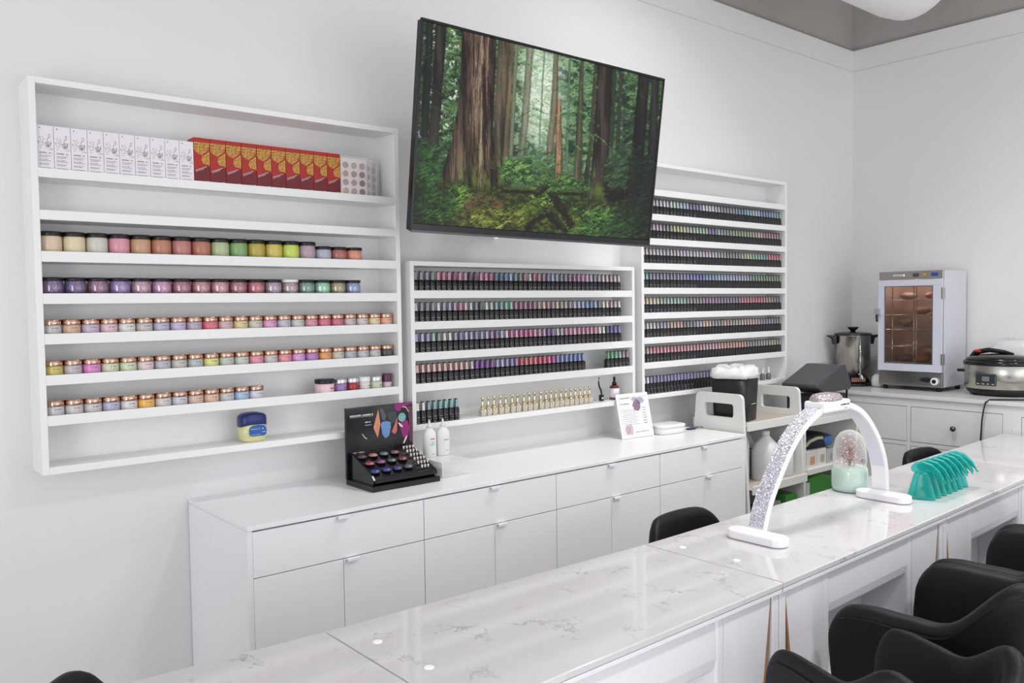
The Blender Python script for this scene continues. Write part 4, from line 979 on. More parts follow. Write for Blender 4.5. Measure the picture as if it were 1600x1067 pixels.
# ================================================================ utility cart and shelf tower
def end_panel(x, th, parent, y_top=(-.185, -.462), zt=1.048, y_bot=(-.10, -.520)):
    """side panel with a hand hole, rounded upper corners; built in the y-z plane"""
    outer = []
    yb, yf = y_top; r = .028
    pts = [(y_bot[0], .05), (yb + .006, zt - r)]
    for k in range(7):
        a = math.pi - k * math.pi / 12; outer.append(None)
    P = []
    P.append((y_bot[0], .06)); P.append((yb, zt - r))
    for k in range(1, 7):
        a = k / 6 * math.pi / 2; P.append((yb - r + r * math.cos(a), zt - r + r * math.sin(a)))
    for k in range(0, 7):
        a = math.pi / 2 + k / 6 * math.pi / 2; P.append((yf + r + r * math.cos(a), zt - r + r * math.sin(a)))
    P.append((y_bot[1], .06))
    # hole
    hy0, hy1, hz0, hz1 = yb - .052, yf + .052, zt - .118, zt - .050; rr = .014
    Hh = []
    for cx, cz, a0 in ((hy0 - rr, hz1 - rr, 0), (hy1 + rr, hz1 - rr, math.pi / 2), (hy1 + rr, hz0 + rr, math.pi), (hy0 - rr, hz0 + rr, 1.5 * math.pi)):
        for k in range(5):
            a = a0 + k / 4 * math.pi / 2; Hh.append((cx + rr * math.cos(a), cz + rr * math.sin(a)))
    import bmesh
    bm = bmesh.new()
    ov = [bm.verts.new((0, p[0], p[1])) for p in P]; hv = [bm.verts.new((0, p[0], p[1])) for p in Hh]
    es = [bm.edges.new((ov[i], ov[(i + 1) % len(ov)])) for i in range(len(ov))] + [bm.edges.new((hv[i], hv[(i + 1) % len(hv)])) for i in range(len(hv))]
    bmesh.ops.triangle_fill(bm, edges=es, use_beauty=True)
    g_ = bmesh.ops.extrude_face_region(bm, geom=bm.faces[:]); bmesh.ops.translate(bm, verts=[v for v in g_['geom'] if isinstance(v, bmesh.types.BMVert)], vec=(th, 0, 0))
    bmesh.ops.recalc_face_normals(bm, faces=bm.faces[:])
    me = bpy.data.meshes.new('end_panel'); bm.to_mesh(me); bm.free(); me.materials.append(CARTW)
    o = bpy.data.objects.new('end_panel', me); COL.objects.link(o); o.parent = parent; o.location = (x, 0, 0)
    b = o.modifiers.new('bevel', 'BEVEL'); b.width = .003; b.segments = 2; b.limit_method = 'ANGLE'; b.angle_limit = math.radians(50)
    return o
def cart(x0, x1, label, levels):
    t = thing('utility_cart', label, 'cart', (0, 0, 0))
    end_panel(x0, .020, t); end_panel(x1 - .020, .020, t)
    for k, z in enumerate(levels):
        ye = -.485 - .03 * (k > 0)
        s = MB(); s.box(x0 + .02, x1 - .02, ye + .012, -.155 + .01 * k, z - .012, z - .004); s.box(x0 + .02, x1 - .02, ye, ye + .012, z - .034, z + .008); s.box(x0 + .02, x1 - .02, -.160 + .01 * k, -.150 + .01 * k, z - .034, z + .008)
        s.build('tray', CARTW, t, bevel=.002)
        MB().box(x0 + .022, x1 - .022, ye + .014, -.165 + .01 * k, z - .0038, z - .002).build('tray_mat', mat('beige_mat', 'bab2a6', .7, var=.06, vscale=30), t)
    for xx in (x0 + .03, x1 - .03):
        for yy in (-.16, -.49):
            m = MB(); m.prism([(yy + .028 * math.cos(2 * math.pi * k / 20), .029 + .028 * math.sin(2 * math.pi * k / 20)) for k in range(20)], 'x', xx - .009, xx + .009); m.box(xx - .006, xx + .006, yy - .006, yy + .006, .03, .07); m.build('castor', BLACKP, t)
    return t
cart(3.462, 3.985, 'white utility cart beside the white cabinets carrying a black bin', [.902, .594, .25])
t = thing('storage_shelf', 'low white shelf unit in the corner, under the dark grey case', 'shelf unit', (0, 0, 0))
for x_ in (4.008, 4.560): MB().box(x_, x_ + .018, -.47, -.12, 0, .872).build('side_panel', CARTW, t, bevel=.002)
for z_, th_ in ((.872, .036), (.606, .030), (.36, .03)): MB().box(4.027, 4.559, -.485, -.12, z_ - th_, z_).build('shelf', CARTW, t, bevel=.002)
MB().box(4.027, 4.559, -.118, -.108, .0, .872).build('back_panel', CARTW, t)
# black bin with white liner on the cart
t = thing('waste_bin', 'black bin with crumpled white liner standing on the utility cart', 'bin', (3.612, -.315, .9003), math.radians(12))
rg = [squircle(.088, .088, 0, 32, 5), squircle(.090, .090, .004, 32, 5), squircle(.100, .100, .232, 32, 5)]
loft(rg).build('bin_body', mat('matte_black_bin', '1b1b1d', .4, var=.06), t)
r = random.Random(4); rings = []
for j, (w_, z_) in enumerate([(.1020, .218), (.1030, .236), (.100, .254), (.086, .268), (.056, .270), (.02, .256)]):
    rings.append([(x * (1 + r.uniform(-.05, .05) * (j > 1)), y * (1 + r.uniform(-.05, .05) * (j > 1)), z + (r.uniform(-.014, .014) if j > 1 else r.uniform(-.004, .004))) for x, y, z in squircle(w_, w_, z_, 32, 5)])
loft(rings).build('liner', mat('white_bin_liner', 'ececec', .35, bump=.3, bscale=60, var=.02), t)
MB().box(-.02, .035, -.0975, -.0965, .085, .088).build('print', WHITEINK, t)
# white jugs on the second shelf
def jug(x, y, z, s, label, cap=True, rz=0):
    t = thing('plastic_jug', label, 'jug', (x, y, z), rz, group='white plastic jugs on the utility cart')
    M_ = mat('translucent_jug_plastic', 'dedee0', .35, sub=.25, var=.02)
    loft([squircle(.058 * s, .058 * s, 0, 28, 4), squircle(.062 * s, .062 * s, .005, 28, 4), squircle(.062 * s, .062 * s, .150 * s, 28, 4), squircle(.052 * s, .052 * s, .185 * s, 28, 3), squircle(.022 * s, .022 * s, .222 * s, 28, 2), squircle(.018 * s, .018 * s, .226 * s, 28, 2)]).build('jug_body', M_, t)
    MB().lathe([(.0205 * s, .224 * s), (.0205 * s, .25 * s)], 20).build('cap', WHITEP, t)
    g = MB(); w = .03 * s
    g.box(-w, w, -.0635 * s, -.0628 * s, .04 * s, .135 * s); lb = g.build('label_sticker', FACEW, t)
    g = MB()
    for i in range(8): glyphs(g, -w * .9, w * (.3 + .5 * ((i * 3) % 2)), (.048 + .0095 * i) * s, .0035 * s, -.0637 * s, seed=200 + i + int(x * 100), gap=.2)
    g.box(-w * .9, w * .2, -.064 * s, -.0636 * s, .128 * s, .133 * s); g.build('print', INKD, lb)
jug(3.725, -.42, .592, 1.0, 'white jug nearest the cabinets on the cart middle shelf', rz=.25)
jug(3.73, -.255, .592, 1.1, 'white jug with tapered shoulders, behind on the cart middle shelf', rz=.2)
jug(3.885, -.415, .592, .82, 'white jug with printed label at the right of the cart shelf', rz=.9)
t = thing('pump_bottle', 'clear pump bottle at the left of the cart middle shelf', 'bottle', (3.60, -.36, .592))
MB().lathe([(.038, 0), (.04, .003), (.04, .19), (.03, .225), (.014, .24)], 24).build('bottle_body', ACRYL, t)
MB().lathe([(.015, .24), (.015, .255), (.005, .26), (.005, .275), (.013, .277), (.013, .287)], 16).build('pump_head', WHITEP, t)
# things low on the carts
tag(MB().box(3.56, 3.66, -.47, -.38, .2485, .47).build('storage_box', mat('dark_blue_box', '333a4e', .45, var=.1), None, bevel=.004), 'dark blue box on the lowest shelf of the first cart', 'box')
tag(MB().box(3.82, 3.92, -.48, -.36, .2485, .50).build('storage_box', mat('green_box', '3c8a34', .45, var=.1), None, bevel=.004), 'green box on the lowest shelf of the first cart', 'box')
tag(MB().box(3.70, 3.79, -.47, -.37, .2485, .48).build('storage_box', mat('grey_box', '8e9296', .45, var=.1), None, bevel=.006), 'grey box between the blue and green boxes on the first cart', 'box')
tag(MB().prism([(4.07, .3605), (4.40, .3605), (4.40, .50), (4.20, .566), (4.07, .55)], 'y', -.46, -.22).build('storage_box', MATS['green_box'], None, bevel=.01), 'large green carton on the lower board of the corner shelf', 'box')
tag(MB().box(4.035, 4.065, -.47, -.42, .3605, .53).build('storage_box', mat('pale_grey_box', 'c4c6c6', .5, var=.05), None, bevel=.003), 'narrow pale grey carton in front of the green carton on the corner shelf', 'box')
t = thing('shoulder_bag', 'navy bag with pale strap and blue pouch on top of cartons in the corner shelf', 'bag', (4.23, -.33, .7))
loft([squircle(.150, .11, 0, 28, 3), squircle(.165, .125, .02, 28, 3), squircle(.16, .12, .05, 28, 3), squircle(.12, .09, .064, 28, 2.5), squircle(.05, .04, .068, 28, 2)]).build('bag_body', mat('navy_fabric', '1e2638', .7, bump=.3, var=.15, vscale=20), t)
loft([[(x + .055, y - .118, z) for x, y, z in squircle(w_, .012, z_, 20, 2.3)] for w_, z_ in [(.02, .006), (.045, .016), (.05, .034), (.035, .050), (.012, .056)]]).build('pouch', mat('blue_pouch', '3f6aa6', .4, var=.15, vscale=30), t)
MB().tube([(-.14, -.10, .02), (-.13, -.118, .045), (-.08, -.128, .058), (-.03, -.128, .056), (-.01, -.12, .05)], .009, 8).build('strap', mat('olive_strap', 'a8ac86', .6, var=.1), t)
for i, (x, w_, h_, c_, nm) in enumerate([(4.055, .105, .088, 'd8d2ce', 'small white carton with peach picture on the corner shelf board'), (4.165, .09, .088, 'dadad6', 'small white carton with dark dots, in the middle of the corner shelf board'), (4.262, .10, .078, 'b8bab6', 'small grey jar carton at right on the corner shelf board')]):
    t = thing('product_carton', nm, 'box', (x, -.455, .6065), group='small cartons on the corner shelf board')
    MB().box(0, w_, 0, .20, 0, h_).build('carton', mat('carton_%d' % i, c_, .45, var=.03), t, bevel=.001)
    g = MB(); g.box(w_ * .35, w_ * .8, -.0006, 0, h_ * .15, h_ * .65); g.build('picture', dm(['peach_picture', 'speckled_picture', 'grey_picture'][i], ['c89878', 'b0aa98', '9a9c9a'][i]), t)
# dark grey case lying tilted on the corner cart
t = thing('equipment_case', 'dark grey wedge-shaped case tilted on the corner shelf below the water urn', 'case', (4.46, -.32, .8725))
MB().prism([(-.24, .165), (.02, .262), (.07, .262), (.135, .150), (.125, .118), (-.15, .112), (-.24, .15)], 'y', -.10, .12).build('lid', mat('charcoal_plastic', '49494d', .4, var=.08, vscale=12), t, bevel=.006)
MB().box(-.22, .08, -.10, .10, .0005, .100).build('case_body', mat('navy_black_case', '1f222e', .4, var=.1), t, bevel=.008)
MB().tube([(.095, -.09, .0), (.10, -.09, .13)], .006, 8).build('support_rod', BLACKP, t)

# ================================================================ sideboard along the right wall
SX = 4.80; ST = .958
def knob(y, z, par): MB().ball((SX - .026, y, z), .0155, 16, 10).lathe([(.006, 0), (.006, .001)], 6, (SX - .03, y)).build('knob', mat('dark_steel_knob', '5c5c60', .25, metal=.9, var=.05), par)
def sb_unit(y1, y0, label, panels):
    t = thing('sideboard', label, 'cabinet', (0, 0, 0), group='white sideboards along the right wall')
    b = MB(); b.box(SX + .018, XR - .002, y0, y1, .06, ST - .021); b.build('body', CTRW, t)
    f = MB(); stile = .0
    ys = sorted(set([y0, y1] + [p[1] for p in panels] + [p[0] for p in panels]))
    # frame of rails and stiles, the fronts sit inset with a dark gap round them
    f.box(SX, SX + .018, y0, y1, .895, ST - .021); f.box(SX, SX + .018, y0, y1, .06, .10)
    cols = sorted(set((p[0], p[1]) for p in panels))
    zs = sorted(set((p[2], p[3]) for p in panels))
    edges = [y0] + [v for c_ in cols for v in c_] + [y1]
    for a, b_ in zip(edges[0::2], edges[1::2]): f.box(SX, SX + .018, a, b_, .10, .895)
    zz = [.10] + [v for c_ in zs for v in c_] + [.895]
    for a, b_ in zip(zz[0::2], zz[1::2]):
        for ca_, cb_ in cols:
            if b_ - a > .002: f.box(SX, SX + .018, ca_, cb_, a, b_)
    f.build('face_frame', CTRW, t)
    for (a, b_, z0, z1, kind) in panels:
        MB().box(SX + .015, SX + .0178, a, b_, z0, z1).build('front_gap', DARKGAP, t)
        m = MB(); g_ = .003; a2, b2, z02, z12 = a + g_ * .7, b_ - g_ * .7, z0 + g_, z1 - g_
        if kind == 'drawer':
            m.box(SX + .001, SX + .015, a2, b2, z02, z12); d = m.build('drawer', CTRW, t, bevel=.0015); knob((a + b_) / 2, (z0 + z1) / 2, d)
        else:
            m.box(SX + .008, SX + .015, a2, b2, z02, z12)
            fr = .045
            m.box(SX + .001, SX + .008, a2, a2 + fr, z02, z12); m.box(SX + .001, SX + .008, b2 - fr, b2, z02, z12); m.box(SX + .001, SX + .008, a2 + fr, b2 - fr, z02, z02 + fr); m.box(SX + .001, SX + .008, a2 + fr, b2 - fr, z12 - fr, z12)
            d = m.build('door', CTRW, t, bevel=.001)
    return t
sb_unit(-.115, -1.194, 'white sideboard with two rows of drawers under the steel warming cabinet', [(-1.1485, -.6655, .688, .8915, 'drawer'), (-.644, -.161, .688, .8915, 'drawer'), (-1.1485, -.6655, .42, .666, 'drawer'), (-.644, -.161, .42, .666, 'drawer'), (-1.1485, -.6655, .11, .40, 'drawer'), (-.644, -.161, .11, .40, 'drawer')])
sb_unit(-1.1945, -2.2, 'white panelled-door sideboard beyond the slow cooker, at the right edge', [(-1.70, -1.236, .11, .8835, 'door'), (-2.16, -1.72, .11, .8835, 'door')])
tag(MB().box(SX - .012, XR - .001, -2.2, -.002, ST - .021, ST).build('countertop', mat('pale_grey_countertop', 'dcdcda', .22, var=.02), None, bevel=.002), 'pale countertop along the right wall holding the urn, oven and cooker', 'worktop')
tag(MB().box(4.90, XR - .001, -.010, -.0005, ST + .001, 1.105).box(XR - .011, XR - .0005, -.36, -.010, ST + .001, 1.105).build('backsplash', mat('pale_backsplash', 'd0d0ce', .3, var=.02), None, bevel=.001), 'low pale backsplash in the corner behind the water urn', 'backsplash')

# ---------------------------------------------------------------- water urn
t = thing('water_urn', 'tall stainless water urn with black handles in the corner of the counter', 'urn', (5.13, -.145, ST + .0005), math.radians(-40))
MB().lathe([(.122, 0), (.122, .014), (.112, .018)], 36).build('base', BLACKP, t)
body = MB().lathe([(.105, .018), (.105, .315), (.108, .320)], 48).build('urn_body', STEEL, t)
MB().lathe([(.114, .320), (.116, .325), (.108, .334), (.06, .340), (.012, .342)], 40).build('lid', mat('dark_lid_steel', '4a4a4a', .25, metal=.8, var=.05), t)
MB().lathe([(.014, .342), (.016, .350), (.030, .362), (.034, .370), (.030, .373)], 24).build('lid_knob', BLACKP, t)
for s_ in (-1, 1):
    MB().prism([(s_ * .108, .318), (s_ * .165, .322), (s_ * .162, .312), (s_ * .135, .300), (s_ * .128, .262), (s_ * .108, .262)], 'y', -.018, .018).build('handle', BLACKP, t, bevel=.004)
tp = MB().tube([(0, -.108, .075), (0, -.135, .075), (0, -.150, .062), (0, -.150, .045)], .008, 10).build('tap', CHROME, t)
MB().tube([(0, -.136, .085), (.006, -.140, .100), (.030, -.150, .135)], [.006, .006, .008], 10).build('tap_lever', mat('dark_red_black', '2a1416', .35, var=.1), tp)
MB().box(-.055, .035, -.113, -.1115, .028, .055).build('label_sticker', mat('faded_red_label', '8a5a4c', .4, var=.25, vscale=60), t)
MB().lathe([(.004, .02), (.004, .30)], 10, (0, -.115)).build('gauge_glass', CHROME, t)
# ---------------------------------------------------------------- steel warming cabinet
t = thing('warming_cabinet', 'white and steel hot towel cabinet with glass door on the counter', 'oven', (5.035, -.362, ST + .0005), 0)
Wd, Dp, Ht = .378, .325, .712
def mby(m, x0, x1, y0, y1, z0, z1): return m.box(x0, x1, -y0, -y1, z0, z1)
OG = mat('pale_enamel', 'd2d4dc', .3, var=.02)
sh_ = MB(); mby(sh_, .018, Dp, 0, .004, .025, Ht); mby(sh_, .018, Dp, Wd - .004, Wd, .025, Ht); mby(sh_, .018, Dp, .004, Wd - .004, Ht - .004, Ht); mby(sh_, .018, Dp, .004, Wd - .004, .025, .030); mby(sh_, Dp - .004, Dp, .004, Wd - .004, .03, Ht - .004)
sh_.build('shell', OG, t, bevel=.002)
cp = mby(MB(), 0, .018, 0, Wd, Ht - .050, Ht).build('control_panel', STEEL, t, bevel=.002)
mby(MB(), -.004, 0, .085, .155, Ht - .032, Ht - .018).build('vent', CHROME, cp, bevel=.002)
mby(MB(), -.003, 0, .205, .240, Ht - .036, Ht - .014).build('dial_plate', mat('dark_plate', '4a4a48', .4, var=.1), cp, bevel=.001)
MB().ball((-.004, -.275, Ht - .024), .009, 14, 8).build('amber_button', mat('amber_button', 'd08a2c', .3, var=.05), cp)
mby(MB(), -.003, 0, .312, .350, Ht - .034, Ht - .014).build('switch_plate', mat('blue_switch', '3a4a9c', .3, var=.1), cp, bevel=.001)
bp_ = mby(MB(), 0, .018, 0, Wd, .025, .110).build('kick_panel', STEEL, t, bevel=.002)
dr = MB(); z0, z1 = .114, Ht - .053; fy, fz = .040, .045
mby(dr, -.012, .006, 0, Wd, z0, z0 + fz); mby(dr, -.012, .006, 0, Wd, z1 - fz * .8, z1); mby(dr, -.012, .006, 0, fy, z0 + fz, z1 - fz * .8); mby(dr, -.012, .006, Wd - fy - .012, Wd, z0 + fz, z1 - fz * .8)
d = dr.build('door', mat('door_enamel', 'cfd2e0', .3, var=.02), t, bevel=.0015)
mby(MB(), -.006, -.002, fy, Wd - fy - .012, z0 + fz, z1 - fz * .8).build('door_glass', OVENGL, d)
gs = MB(); e_ = .004
mby(gs, -.013, -.007, fy, fy + e_, z0 + fz, z1 - fz * .8); mby(gs, -.013, -.007, Wd - fy - .012 - e_, Wd - fy - .012, z0 + fz, z1 - fz * .8); mby(gs, -.013, -.007, fy, Wd - fy - .012, z0 + fz, z0 + fz + e_); mby(gs, -.013, -.007, fy, Wd - fy - .012, z1 - fz * .8 - e_, z1 - fz * .8)
gs.build('gasket', mat('grey_gasket', '5a5c60', .5, var=.05), d)
MB().box(-.035, -.004, -.022, .012, .455, .49).tube([(-.022, .002, .46), (-.03, .0, .44), (-.028, -.002, .41)], [.005, .008, .007], 10, 1).build('latch', [CHROME, BLACKP], d)
for zz in (.16, .545): mby(MB(), -.016, .012, Wd - .004, Wd + .008, zz, zz + .065).build('hinge', STEEL, t, bevel=.001)
ft_ = MB()
for xx in (.03, Dp - .04):
    for yy in (.03, Wd - .03): ft_.lathe([(.014, 0), (.014, .025)], 14, (xx, -yy))
ft_.build('feet', BLACKP, t)
INS = mat('warm_steel_interior', 'd6c6be', .35, metal=.4, var=.3, vscale=12)
it = MB()
mby(it, .03, Dp - .006, .008, .012, .034, Ht - .01); mby(it, .03, Dp - .006, Wd - .012, Wd - .008, .034, Ht - .01); mby(it, Dp - .012, Dp - .006, .012, Wd - .012, .034, Ht - .01); mby(it, .03, Dp - .012, .012, Wd - .012, .034, .038)
it.build('interior_lining', INS, t)
for k, zz in enumerate((.16, .26, .36, .45, .54)):
    rk = MB()
    for q in range(7): rk.tube([(.04 + .04 * q, -.016, zz), (.04 + .04 * q, -Wd + .016, zz)], .0022, 6)
    rk.tube([(.035, -.016, zz), (.035, -Wd + .016, zz)], .003, 6); rk.build('rack', CHROME, t)
for yy in (.07, .20, .215): MB().tube([(.028, -yy, .16), (.028, -yy, Ht - .06)], .003, 8).build('rack_rail', CHROME, t)
tp_ = MB(); mby(tp_, .04, .24, .05, .33, .355, .378); tp_.build('metal_tray', STEEL, t, bevel=.003)
r = random.Random(9)
for k, (yy, zz, cl) in enumerate([(.27, .566, 'b8867c'), (.20, .476, 'a8867c'), (.31, .476, 'b09084'), (.30, .402, 'c09a90'), (.12, .566, 'a89890'), (.213, .186, 'b87858'), (.312, .186, 'b06040'), (.265, .234, 'c8a078'), (.115, .186, '7a6a60'), (.11, .402, '8a7a72')]):
    m = MB(); m.ball((0, 0, 0), .030, 14, 8, sx=2.4, sy=1.5, sz=.75); o = m.build('rolled_towel', mat('towel_%d' % k, cl, .55, bump=.5, bscale=80, var=.25, vscale=60), None, loc=(5.035 + .13, -.362 - yy, ST + zz))
    tag(o, ['rolled brownish towel on the upper right rack in the warming cabinet', 'rolled towel under the topmost right one in the warming cabinet', 'rolled towel at far right above the middle tray in the cabinet', 'pale pinkish rolled towel just above the middle cabinet tray', 'greyish rolled towel at upper left in the warming cabinet', 'rust coloured bundle at bottom middle in the warming cabinet', 'reddest bundle at bottom right in the warming cabinet', 'tan bundle topping the pile at bottom right in the cabinet', 'dark rolled towel at bottom left in the warming cabinet', 'dark rolled towel at left above the middle cabinet tray'][k], 'towel', 'rolled towels inside the warming cabinet')
_il = bpy.data.lights.new('cabinet_fill_light', 'POINT'); _il.energy = 0.7; _il.color = (1, .86, .74); _il.shadow_soft_size = .02  # added point light that brightens the cabinet interior, no fixture modelled
_io = bpy.data.objects.new('cabinet_fill_light', _il); COL.objects.link(_io); _io.location = (5.12, -.555, ST + .675)
# holder ring on the kick panel
t2 = thing('tape_ring', 'white ring with dark centre hung on the warming cabinet kick panel', 'ring', (5.030, -.700, ST + .062))
MB().prism([(.022 * math.cos(k * .2618), .022 * math.sin(k * .2618)) for k in range(24)], 'x', -.012, .003).build('ring_body', WHITEP, t2, bevel=.003)
MB().prism([(.012 * math.cos(k * .2618), .012 * math.sin(k * .2618)) for k in range(24)], 'x', -.0135, -.011).build('ring_hole', BLACKP, t2)
MB().tube([(-.006, .025, .003), (-.010, .055, .006), (-.006, .085, .008)], [.011, .014, .006], 12).build('grip', BLACKP, t2)
# pale rounded container left of the warming cabinet
t = thing('plastic_container', 'pale rounded container squeezed between urn and warming cabinet', 'container', (5.12, -.3175, ST + .001))
MB().lathe([(.028, 0), (.039, .008), (.0425, .035), (.037, .062), (.021, .078), (.004, .080)], 26, sy=.98).build('container_body', mat('frosted_white', 'e2e4e2', .3, sub=.3, var=.02), t)
# slow cooker
t = thing('slow_cooker', 'oval stainless slow cooker with black lid near the right edge', 'slow cooker', (5.125, -1.015, ST + .0005), 0); t.scale = (1, 1, 1.13)
EL = dict(sx=.80, sy=1.0)
MB().lathe([(.150, .004), (.168, .018), (.176, .034)], 48, **EL).build('base', BLACKP, t)
for yy in (-.10, .10): MB().lathe([(.016, 0), (.016, .006)], 12, (-.07, yy)).build('foot', BLACKP, t)
MB().lathe([(.177, .034), (.180, .036), (.182, .150), (.180, .153)], 64, **EL).build('cooker_body', STEEL, t)
MB().lathe([(.186, .150), (.189, .156), (.188, .168), (.180, .172)], 56, **EL).build('rim', BLACKG, t)
ld = MB().lathe([(.180, .172), (.172, .184), (.12, .198), (.05, .205), (.01, .206)], 56, **EL).build('lid', glass('smoked_lid', '1a1a1c', .05, .75, '707070'), t)
MB().tube([(0, .165, .170), (-.004, .13, .208), (0, .06, .222), (0, -.02, .214), (0, -.07, .204)], [.010, .014, .012, .010, .006], 12).build('lid_handle', mat('black_red_handle', '181416', .3, var=.1), t)
MB().ball((-.012, .115, .214), .014, 12, 8, sy=1.6, sz=.6).build('red_grip', mat('red_grip', 'a82430', .35, var=.1), t)
for s_ in (-1, 1): MB().box(-.025, .025, s_ * .178, s_ * .222, .108, .122).build('side_handle', BLACKP, t, bevel=.005)
pn = MB().box(-.1485, -.137, -.045, .065, .052, .112)
pn = pn.build('control_panel', mat('dark_control_glass', '33383a', .2, var=.05), t, bevel=.008)
pn.location = (.0, .0, 0); pn.rotation_euler = (0, 0, math.radians(-4))
g = MB(); g.box(-.1493, -.1486, -.010, .028, .075, .098); g.build('readout', mat('grey_readout', '7a8084', .3, var=.1), pn)
g = MB()
for q in range(4): g.box(-.1493, -.1486, -.036 + .026 * q, -.022 + .026 * q, .060, .063)
g.build('print', WHITEINK, pn)
# cable draping from the cooker over the counter edge
tag(MB().tube([(5.02, -1.38, ST + .005), (4.97, -1.30, ST + .005), (4.90, -1.21, ST + .005), (4.835, -1.125, ST + .005), (4.797, -1.085, ST + .0045), (4.780, -1.070, ST - .010), (4.777, -1.062, ST - .05), (4.778, -1.054, .85), (4.779, -1.046, .70), (4.781, -1.02, .40), (4.783, -1.03, .10)], .0042, 10).build('power_cable', BLACKP, None), 'black power cable hanging from the slow cooker over the sideboard front', 'cable')
# white plastic bag behind the cooker
r = random.Random(8); rings = []
for j, (w_, z_) in enumerate([(.15, 0), (.165, .04), (.17, .10), (.16, .17), (.135, .235), (.09, .275), (.03, .29)]):
    rings.append([(x * .27 + .0 * j, y * (1 + r.uniform(-.05, .05)), z + r.uniform(-.012, .012) * (j > 0)) for x, y, z in squircle(w_, w_, z_, 26, 2.6)])
o = loft(rings).build('plastic_bag', mat('white_film_bag', 'e6e6e8', .4, bump=.5, bscale=35, sub=.3, var=.02), None, loc=(5.338, -1.02, ST + .013))
tag(o, 'crumpled white plastic bag behind the slow cooker', 'bag')

# ================================================================ marble-topped nail tables
TZ = .79
xb = [-.14, .8430, 1.8640, 2.8880, 3.8970, 4.785]
yb_ = [-1.135, -1.1955, -1.2270, -1.2140, -1.1780, -1.1510]
yf_ = [-1.700, -1.7000, -1.6860, -1.6600, -1.6320, -1.6080]
tlabs = ['nearest marble-topped nail table at the bottom left of the view', 'second marble-topped nail table, the large bare one in front', 'third marble-topped nail table carrying the crystal arch lamp', 'fourth marble-topped nail table carrying the teal clips', 'farthest marble-topped nail table, touching the sideboard']
for i in range(5):
    x0, x1 = xb[i], xb[i + 1]; g_ = .0015
    t = thing('nail_table', tlabs[i], 'table', (0, 0, 0), group='marble-topped nail tables in a row')
    P = [(x0 + g_, yf_[i]), (x1 - g_, yf_[i + 1]), (x1 - g_, yb_[i + 1]), (x0 + g_, yb_[i])]
    MB().prism(list(reversed(P)), 'z', TZ - .016, TZ).build('tabletop', [MARBLE], t, bevel=.0025)
    ins = .0015
    P2 = [(x0 + g_ + ins, yf_[i] + ins), (x1 - g_ - ins, yf_[i + 1] + ins), (x1 - g_ - ins, yb_[i + 1] - ins), (x0 + g_ + ins, yb_[i] - ins)]
    MB().prism(list(reversed(P2)), 'z', TZ - .0275, TZ - .0172).build('sub_top', TABW, t, bevel=.001)
    def yfr(x): return yf_[i] + (yf_[i + 1] - yf_[i]) * (x - x0) / (x1 - x0)
    zt_ = TZ - .0285
    dy = .016
    # local frame along the front edge: s measured from the left end
    def at_(s_, z, off): x = x0 + s_; return (x, yfr(x) + off, z)
    L_ = x1 - x0
    for side in (0, 1):
        # pedestal front: white panel with slanting edge; coordinates measured inwards from the table end
        prof_ = [(.034, zt_), (.066, .535), (.160, .455), (.215, .36), (.235, .02), (.232, .02), (.232, zt_)]
        prof_ = [(.034, zt_), (.066, .550), (.215, .455), (.232, .440), (.232, zt_)]
        S_ = (lambda s_: s_) if side == 0 else (lambda s_: L_ - s_)
        m = MB(); n = len(prof_)
        vs = [at_(S_(p[0]), p[1], dy) for p in prof_] + [at_(S_(p[0]), p[1], dy + .018) for p in prof_]
        fs = [tuple(range(n)) if side == 1 else tuple(reversed(range(n))), tuple(reversed(range(n, 2 * n))) if side == 1 else tuple(range(n, 2 * n))]
        for k in range(n): k2 = (k + 1) % n; fs.append((k, k2, k2 + n, k + n) if side == 0 else (k, k + n, k2 + n, k2))
        m.add(vs, fs)
        pd = m.build('pedestal_front', TABW, t)
        # oak trim that widens downward along the slanting edge
        w_ = MB(); e1 = [(.0335, zt_), (.066, .550), (.215, .455)]; e2 = [(.0325, zt_), (.055, .540), (.205, .4375)]
        for k in range(2):
            a, b_, c_, d_ = e1[k], e1[k + 1], e2[k + 1], e2[k]
            vs = [at_(S_(q[0]), q[1], dy + o_) for o_ in (.0, .020) for q in (a, b_, c_, d_)]
            w_.add(vs, [(0, 1, 2, 3), (7, 6, 5, 4), (0, 4, 5, 1), (1, 5, 6, 2), (2, 6, 7, 3), (3, 7, 4, 0)])
        w_.build('oak_trim', WOOD, pd)
        # leg board behind and inner side panel
        m = MB()
        vs = [at_(S_(a_), z_, o_) for o_ in (.040, .055) for (a_, z_) in ((.004, zt_), (.232, zt_), (.232, .0), (.004, .0))]
        m.add(vs, [(0, 1, 2, 3), (7, 6, 5, 4), (0, 4, 5, 1), (1, 5, 6, 2), (2, 6, 7, 3), (3, 7, 4, 0)])
        m.build('leg_board', TABW, t)
        m = MB(); xa = x0 + S_(.002); xc = x0 + S_(.030)
        m.box(xa, xc, yfr(xa) + .012, yb_[i] - .03, 0, zt_); m.build('leg', TABW, t, bevel=.002)
        m = MB(); xa = x0 + S_(.232); xc = x0 + S_(.262)
        m.box(xa, xc, yfr(xa) + .016, yb_[i] - .06, 0, zt_); m.build('inner_side', TABW, t, bevel=.006)
    # apron between the pedestals, bulging at the bottom
    m = MB(); pr = [(.016, zt_), (.014, .665), (.018, .640), (.030, .626), (.060, .618), (.30, .618), (.30, zt_)]
    n = len(pr)
    sa, sb = .262, L_ - .262
    vs = [at_(sa, p[1], p[0] + .004) for p in pr] + [at_(sb, p[1], p[0] + .004) for p in pr]
    m.add(vs, [tuple(reversed(range(n))), tuple(range(n, 2 * n))]); o_ = len(m.v) - 2 * n
    for k in range(n): k2 = (k + 1) % n; m.f.append((k, k2, k2 + n, k + n)); m.m.append(0); m.sm.append(False)
    m.build('apron', TABW, t)
